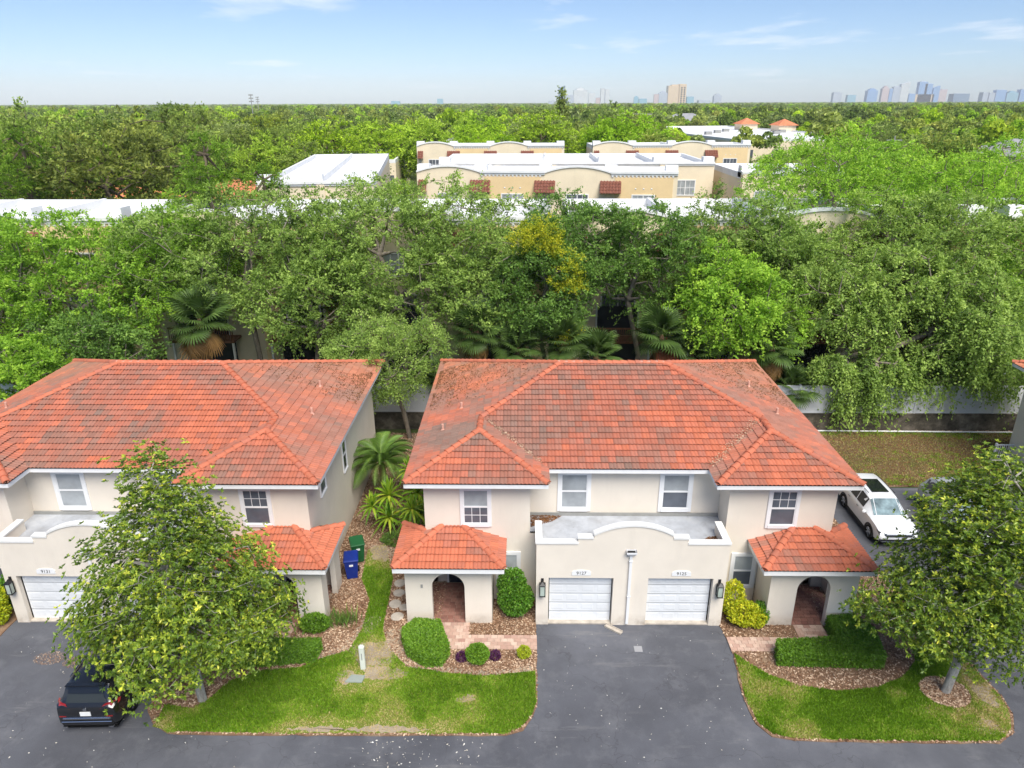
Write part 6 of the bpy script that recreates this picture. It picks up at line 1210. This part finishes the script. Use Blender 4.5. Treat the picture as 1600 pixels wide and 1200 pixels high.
for x, y in near:
    ki = random.choice((0, 0, 1, 1, 2, 2, 3)); sc1 = random.choice((0.85, 1.0, 1.1, 1.25, 1.5))*random.uniform(0.9, 1.1)*(0.9 if y < 110 else 1.05) if not (y < 140 and -40 < x < 60) else random.uniform(0.5, 0.75)
    if x/y > 0.15: sc1 = min(sc1, 1.2)
    if 150 < y < 232 and 0.20 < x/y < 0.44: sc1 = random.uniform(0.45, 0.6)
    if 110 < y < 186 and 0.58 < x/y < 0.78: sc1 = random.uniform(0.5, 0.65)
    put('far_tree', ROUND[ki], '%s %s tree of the wooded quarter beyond the townhouses' % ('tall' if sc1 > 1.2 else 'low' if sc1 < 0.8 else 'middling', ['broad round crowned', 'wide spreading', 'narrow round crowned', 'fresh light green'][ki]), x, y, sc1, group='trees of the wooded quarter')
# ------------------------------------------------------------------ the wood beyond: one mass, instanced
lib = bpy.data.collections.new('wood_sources')
def far_crown(seed, n, leaf):
    rng = np.random.default_rng(seed); L = rand_lobes(rng, 5.2, 5.2, 2.5, 11.5, 6); P = []
    for l in L:
        u = unit(rng.normal(size=(n//len(L), 3))); u[:, 2] = np.abs(u[:, 2])*1.0-0.25; P.append(np.array(l[:3])+u*np.array(l[3:])*rng.uniform(0.75, 1.0, (len(u), 1)))
    P = np.concatenate(P); V, F, T = leaves(P, rng.normal(size=P.shape), rng.uniform(0.9, 1.7, len(P)), 0.6, np.clip(0.45+rng.normal(0, 0.2, len(P)), 0, 1), rng); return np_mesh('wood_crown', V, F, leaf, T)
for s, (n, lf) in enumerate(((620, 'leaf_far'), (620, 'leaf_far'), (560, 'leaf_far'), (560, 'leaf_far_bright'))): lib.objects.link(bpy.data.objects.new('wood_crown', far_crown(200+s, n, lf)))
rng = np.random.default_rng(9); Q = [np.array(rest)] if rest else []
for y0, y1, step in ((300, 700, 10.5), (700, 1500, 15.0), (1500, 3200, 26.0), (3200, 9500, 62.0)):
    gy = np.arange(y0, y1, step)
    for y in gy:
        gx = np.arange(-0.82*y-20, 0.82*y+20, step); q = np.c_[gx, np.full(len(gx), y)]+rng.uniform(-.45, .45, (len(gx), 2))*step; Q.append(q)
Q = np.concatenate(Q); Q = Q[np.array([clear(a, b, 3.5) for a, b in Q])]
open_ = fbm(Q[:, 0]*0.012, Q[:, 1]*0.006, 4); Q = Q[(open_ < 0.70) | (Q[:, 1] > 900)]
dist = Q[:, 1]; sc_ = rng.uniform(0.75, 1.25, len(Q))*np.where(dist > 3200, 3.2, np.where(dist > 1500, 1.9, np.where(dist > 700, 1.25, 1.0)))
pm_ = bpy.data.meshes.new('far_wood'); pm_.vertices.add(len(Q)); pm_.vertices.foreach_set('co', np.c_[Q, np.zeros(len(Q))].astype(np.float32).ravel())
a = pm_.attributes.new('sxy', 'FLOAT', 'POINT'); a.data.foreach_set('value', sc_.astype(np.float32)); a = pm_.attributes.new('sz', 'FLOAT', 'POINT'); a.data.foreach_set('value', (np.clip(rng.normal(1.0, 0.22, len(Q)), 0.6, 1.55)).astype(np.float32))
wood = link('far_wood', pm_); tag(wood, 'green tree canopy stretching to the horizon below the skyline', 'woodland', kind='stuff')
ng = bpy.data.node_groups.new('wood', 'GeometryNodeTree'); ng.interface.new_socket('Geometry', in_out='INPUT', socket_type='NodeSocketGeometry'); ng.interface.new_socket('Geometry', in_out='OUTPUT', socket_type='NodeSocketGeometry')
N = ng.nodes; L = ng.links; gi = N.new('NodeGroupInput'); go = N.new('NodeGroupOutput'); iop = N.new('GeometryNodeInstanceOnPoints'); ci = N.new('GeometryNodeCollectionInfo'); ci.inputs['Collection'].default_value = lib; ci.inputs['Separate Children'].default_value = True; ci.inputs['Reset Children'].default_value = True
iop.inputs['Pick Instance'].default_value = True; rv = N.new('FunctionNodeRandomValue'); rv.data_type = 'FLOAT_VECTOR'; rv.inputs[0].default_value = (0, 0, 0); rv.inputs[1].default_value = (0, 0, 6.283)
cx1 = N.new('ShaderNodeCombineXYZ'); a1 = N.new('GeometryNodeInputNamedAttribute'); a1.inputs[0].default_value = 'sxy'; a2 = N.new('GeometryNodeInputNamedAttribute'); a2.inputs[0].default_value = 'sz'
for i in (0, 1): L.new(a1.outputs[0], cx1.inputs[i])
L.new(a2.outputs[0], cx1.inputs[2]); L.new(cx1.outputs[0], iop.inputs['Scale']); L.new(rv.outputs[0], iop.inputs['Rotation']); L.new(gi.outputs[0], iop.inputs['Points']); L.new(ci.outputs[0], iop.inputs['Instance']); L.new(iop.outputs[0], go.inputs[0])
md = wood.modifiers.new('wood', 'NODES'); md.node_group = ng
g = MB(); g.quad((-1500, 640, 5.0), (1500, 640, 5.0), (9700, 9700, 6.5), (-9700, 9700, 6.5)); tag(struct('canopy_floor', g, 'far_soil'), kind='structure')
# ------------------------------------------------------------------ skyline
def tower_mat(name, a, b, floor=3.6, bay=4.0):
    t = NT(name); br = t.new('ShaderNodeTexBrick'); br.offset = 0; br.inputs['Scale'].default_value = 1; br.inputs['Brick Width'].default_value = bay; br.inputs['Row Height'].default_value = floor; br.inputs['Mortar Size'].default_value = 0.5; br.inputs['Color1'].default_value = b; br.inputs['Color2'].default_value = sc4(b, 0.85); br.inputs['Mortar'].default_value = a
    s = t.new('ShaderNodeSeparateXYZ'); c = t.new('ShaderNodeCombineXYZ'); t.l.new(t.pos(), s.inputs[0]); ad = t.new('ShaderNodeMath'); t.l.new(s.outputs[0], ad.inputs[0]); t.l.new(s.outputs[1], ad.inputs[1]); t.l.new(ad.outputs[0], c.inputs[0]); t.l.new(s.outputs[2], c.inputs[1]); t.l.new(c.outputs[0], br.inputs['Vector']); t.col(br.outputs[0]); return t.set(0.4, 0.4)
tower_mat('tower_glass', lin(140, 160, 178), lin(96, 122, 148)); tower_mat('tower_white', lin(240, 238, 234), lin(178, 188, 194)); tower_mat('tower_beige', lin(240, 218, 184), lin(208, 180, 146)); tower_mat('tower_grey', lin(206, 212, 220), lin(156, 168, 182)); tower_mat('tower_blue', lin(160, 190, 222), lin(112, 150, 198)); tower_mat('tower_pink', lin(220, 200, 194), lin(184, 168, 170)); tower_mat('tower_teal', lin(164, 200, 212), lin(122, 168, 188))  # tower colours made paler: part of the distance haze is painted into them
def tower(label, x0, x1, h, D, mat, style='box', dx=0.6):
    w = x1-x0; d = w*dx; B = thing('skyline_tower', label, 'tower', ((x0+x1)/2, D, 0), 0, 'skyline towers'); m = MB()
    if style == 'slant': m.prism([(-w/2, 0), (w/2, 0), (w/2, h), (-w/2, h*0.88)], 0, d); m.build('shaft', mat, B)
    elif style == 'step':
        m.box(-w/2, w/2, 0, d, 0, h*0.86); m.build('shaft', mat, B); m = MB(); m.box(-w*.32, w*.32, d*.1, d*.9, h*0.86, h*0.95); m.box(-w*.15, w*.15, d*.2, d*.8, h*0.95, h); m.build('crown_block', mat, B)
    elif style == 'twin':
        m.box(-w/2, -w*.06, 0, d, 0, h); m.build('shaft', mat, B); m = MB(); m.box(w*.02, w/2, 0, d, 0, h*0.95); m.build('shaft', mat, B); m = MB(); m.box(-w*.06, w*.02, d*.2, d*.8, 0, h*.9); m.build('link_block', 'tower_grey', B)
    elif style == 'crown':
        m.box(-w/2, w*.12, 0, d, 0, h*.93); m.build('shaft', mat, B); m = MB(); m.box(w*.12, w/2, -d*.1, d, 0, h*.97); s = m.build('shaft', mat, B)
        for k in range(8): q = MB(); q.box(w*.20, w*.28, -d*.1-1, -d*.1, h*(.1+k*.1), h*(.16+k*.1)); q.build('window_bay', 'pane_black', s); q = MB(); q.box(w*.36, w*.44, -d*.1-1, -d*.1, h*(.1+k*.1), h*(.16+k*.1)); q.build('window_bay', 'pane_black', s)
        q = MB(); q.box(-w*.3, w*.1, d*.1, d*.9, h*.93, h*.98); q.box(w*.1, w*.48, 0, d*.9, h*.97, h); q.build('roof_house', mat, B)
    else:
        m.box(-w/2, w/2, 0, d, 0, h*.97); m.build('shaft', mat, B); q = MB(); q.box(-w*.3, w*.3, d*.2, d*.8, h*.97, h); q.build('roof_house', 'tower_grey', B)
    return B
for a in ((208, 245, 112, 'tower_glass', 'slant', 'dark glass tower behind the tip of the conical tree'), (250, 299, 60, 'tower_grey', 'box', 'lower grey tower between the glass and the white tower'), (298, 376, 100, 'tower_white', 'step', 'broad stepped white tower right of the glass tower'), (385, 422, 72, 'tower_white', 'box', 'plain white tower next to the broad stepped one'), (428, 452, 46, 'tower_pink', 'box', 'small pinkish tower at the foot of the twin white tower'), (455, 507, 96, 'tower_white', 'twin', 'twin shafted pale tower standing right of the stepped one'), (651, 678, 54, 'tower_teal', 'step', 'slim teal tower beside the low teal block'), (682, 727, 40, 'tower_teal', 'box', 'low wide teal block beside the slim teal tower'), (767, 795, 64, 'tower_pink', 'box', 'reddish tower left of the beige tower'), (796, 846, 80, 'tower_grey', 'step', 'grey tower touching the beige tower'), (848, 952, 117, 'tower_beige', 'crown', 'large beige tower with dark window columns'), (960, 1001, 50, 'tower_teal', 'box', 'blue green block right of the beige tower'), (1030, 1098, 30, 'tower_grey', 'box', 'long low pale block right of the blue green one'), (1117, 1162, 64, 'tower_grey', 'step', 'lone grey stepped tower'), (150, 190, 30, 'tower_grey', 'box', 'low grey block left of the conical tree'), (-779, -729, 31, 'tower_teal', 'box', 'low teal block alone on the horizon'), (-506, -472, 43, 'tower_teal', 'box', 'slim pale teal block alone on the horizon')):
    tower(a[5], a[0], a[1], a[2], 4500, a[3], a[4])
def dt(px0, px1, py): 
    D = 6500.0; v = []
    for px in (px0, px1):
        d = fwd*1110+rgt*(px-800)-up*(py-600); t = D/d.y; v.append((d.x*t, d.z*t+CAM_H))
    return v[0][0], v[1][0], v[0][1]
for p0, p1, py, mt, stl, lb in ((1303, 1316, 144, 'tower_grey', 'box', 'grey block at the left end of downtown'), (1325, 1338, 148, 'tower_teal', 'box', 'small teal block near the left end of downtown'), (1357, 1373, 138, 'tower_blue', 'step', 'rounded blue tower of downtown'), (1380, 1391, 134, 'tower_pink', 'step', 'pinkish pointed tower of downtown'), (1391, 1396, 138, 'tower_blue', 'box', 'thin blue tower beside the pinkish one'), (1397, 1409, 135, 'tower_grey', 'box', 'plain grey tower of downtown'), (1410, 1423, 127.5, 'tower_white', 'slant', 'tall white slant topped tower of downtown'), (1421, 1431, 146, 'tower_blue', 'box', 'low blue block beside the white slant tower'), (1431, 1460, 147, 'tower_beige', 'box', 'wide cream block in front of downtown'), (1438, 1451, 127, 'tower_blue', 'box', 'tallest blue tower of downtown'), (1447, 1459, 130, 'tower_blue', 'box', 'second tallest blue tower of downtown'), (1460, 1470, 134, 'tower_blue', 'slant', 'slant topped blue tower of downtown'), (1469, 1481, 139, 'tower_pink', 'box', 'pale lilac block at the right of downtown'), (1491, 1516, 146, 'tower_glass', 'box', 'long dark low block right of downtown'), (1537, 1556, 144, 'tower_grey', 'twin', 'grey twin block at the right edge of downtown'), (1558, 1574, 140, 'tower_blue', 'box', 'broad blue block at the right edge of downtown'), (1575, 1593, 142, 'tower_teal', 'step', 'teal stepped block at the right edge of downtown'), (1596, 1612, 139, 'tower_blue', 'box', 'last blue block cut by the picture edge')):
    x0, x1, h = dt(p0, p1, py); tower(lb, x0, x1, h, 6500, mt, stl)
# masts and utility poles
def mast(label, x, y, h, r):
    B = thing('radio_mast', label, 'mast', (x, y, 0)); m = MB(); m.tube((0, 0, -0.1), (0, 0, h), r, r*0.6, n=6); m.build('pole', 'pole_grey', B); m = MB()
    for k in range(3): m.box(-r*3.5, r*3.5, -r, r, h-1-k*2.2, h-0.2-k*2.2)
    m.build('antennas', 'pole_grey', B)
mast('thin antenna mast on the left horizon', -286, 820, 26, 0.5); mast('antenna mast with a thick head above the far wood', -200, 560, 25.5, 0.45)
P0 = [(58, 118), (98, 124), (140, 131)]
for i, (x, y) in enumerate(P0):
    B = thing('utility_pole', ['utility pole by the white roofed building', 'utility pole with cross arm between the right hand oaks', 'utility pole with cross arm before the grey roofed house'][i], 'utility pole', (x, y, 0)); m = MB(); m.tube((0, 0, -0.1), (0, 0, 14.0), 0.15, 0.10, n=8); m.build('pole', 'pole_grey', B); m = MB(); m.box(-1.2, 1.2, -0.06, 0.06, 13.3, 13.45); m.build('cross_arm', 'pole_grey', B)
m = MB()
for (a, b) in zip(P0, P0[1:]):
    for dz in (13.5, 12.3):
        pr = [(a[0]+(b[0]-a[0])*t, a[1]+(b[1]-a[1])*t, dz-1.1*4*t*(1-t)) for t in np.linspace(0, 1, 9)]
        for p, q in zip(pr, pr[1:]): m.tube(p, q, 0.025, n=4, cap=False)
tag(m.build('power_line', 'rubber'), 'sagging power lines between the utility poles', 'power line')
# ------------------------------------------------------------------ the hazy air
hz = NT('haze'); hz.n.remove(hz.b); pv = hz.new('ShaderNodeVolumePrincipled'); pv.inputs['Color'].default_value = (0.97, 0.985, 1.0, 1); pv.inputs['Density'].default_value = 0.00008; pv.inputs['Anisotropy'].default_value = -0.35; hz.l.new(pv.outputs[0], hz.out.inputs['Volume'])
m = MB(); m.box(-10000, 10000, -1000, 10000, -1.2, 260); h = m.build('haze', None); h.data.materials.append(hz.m); tag(h, 'thin pale haze over the far wood and skyline', 'haze', kind='stuff')
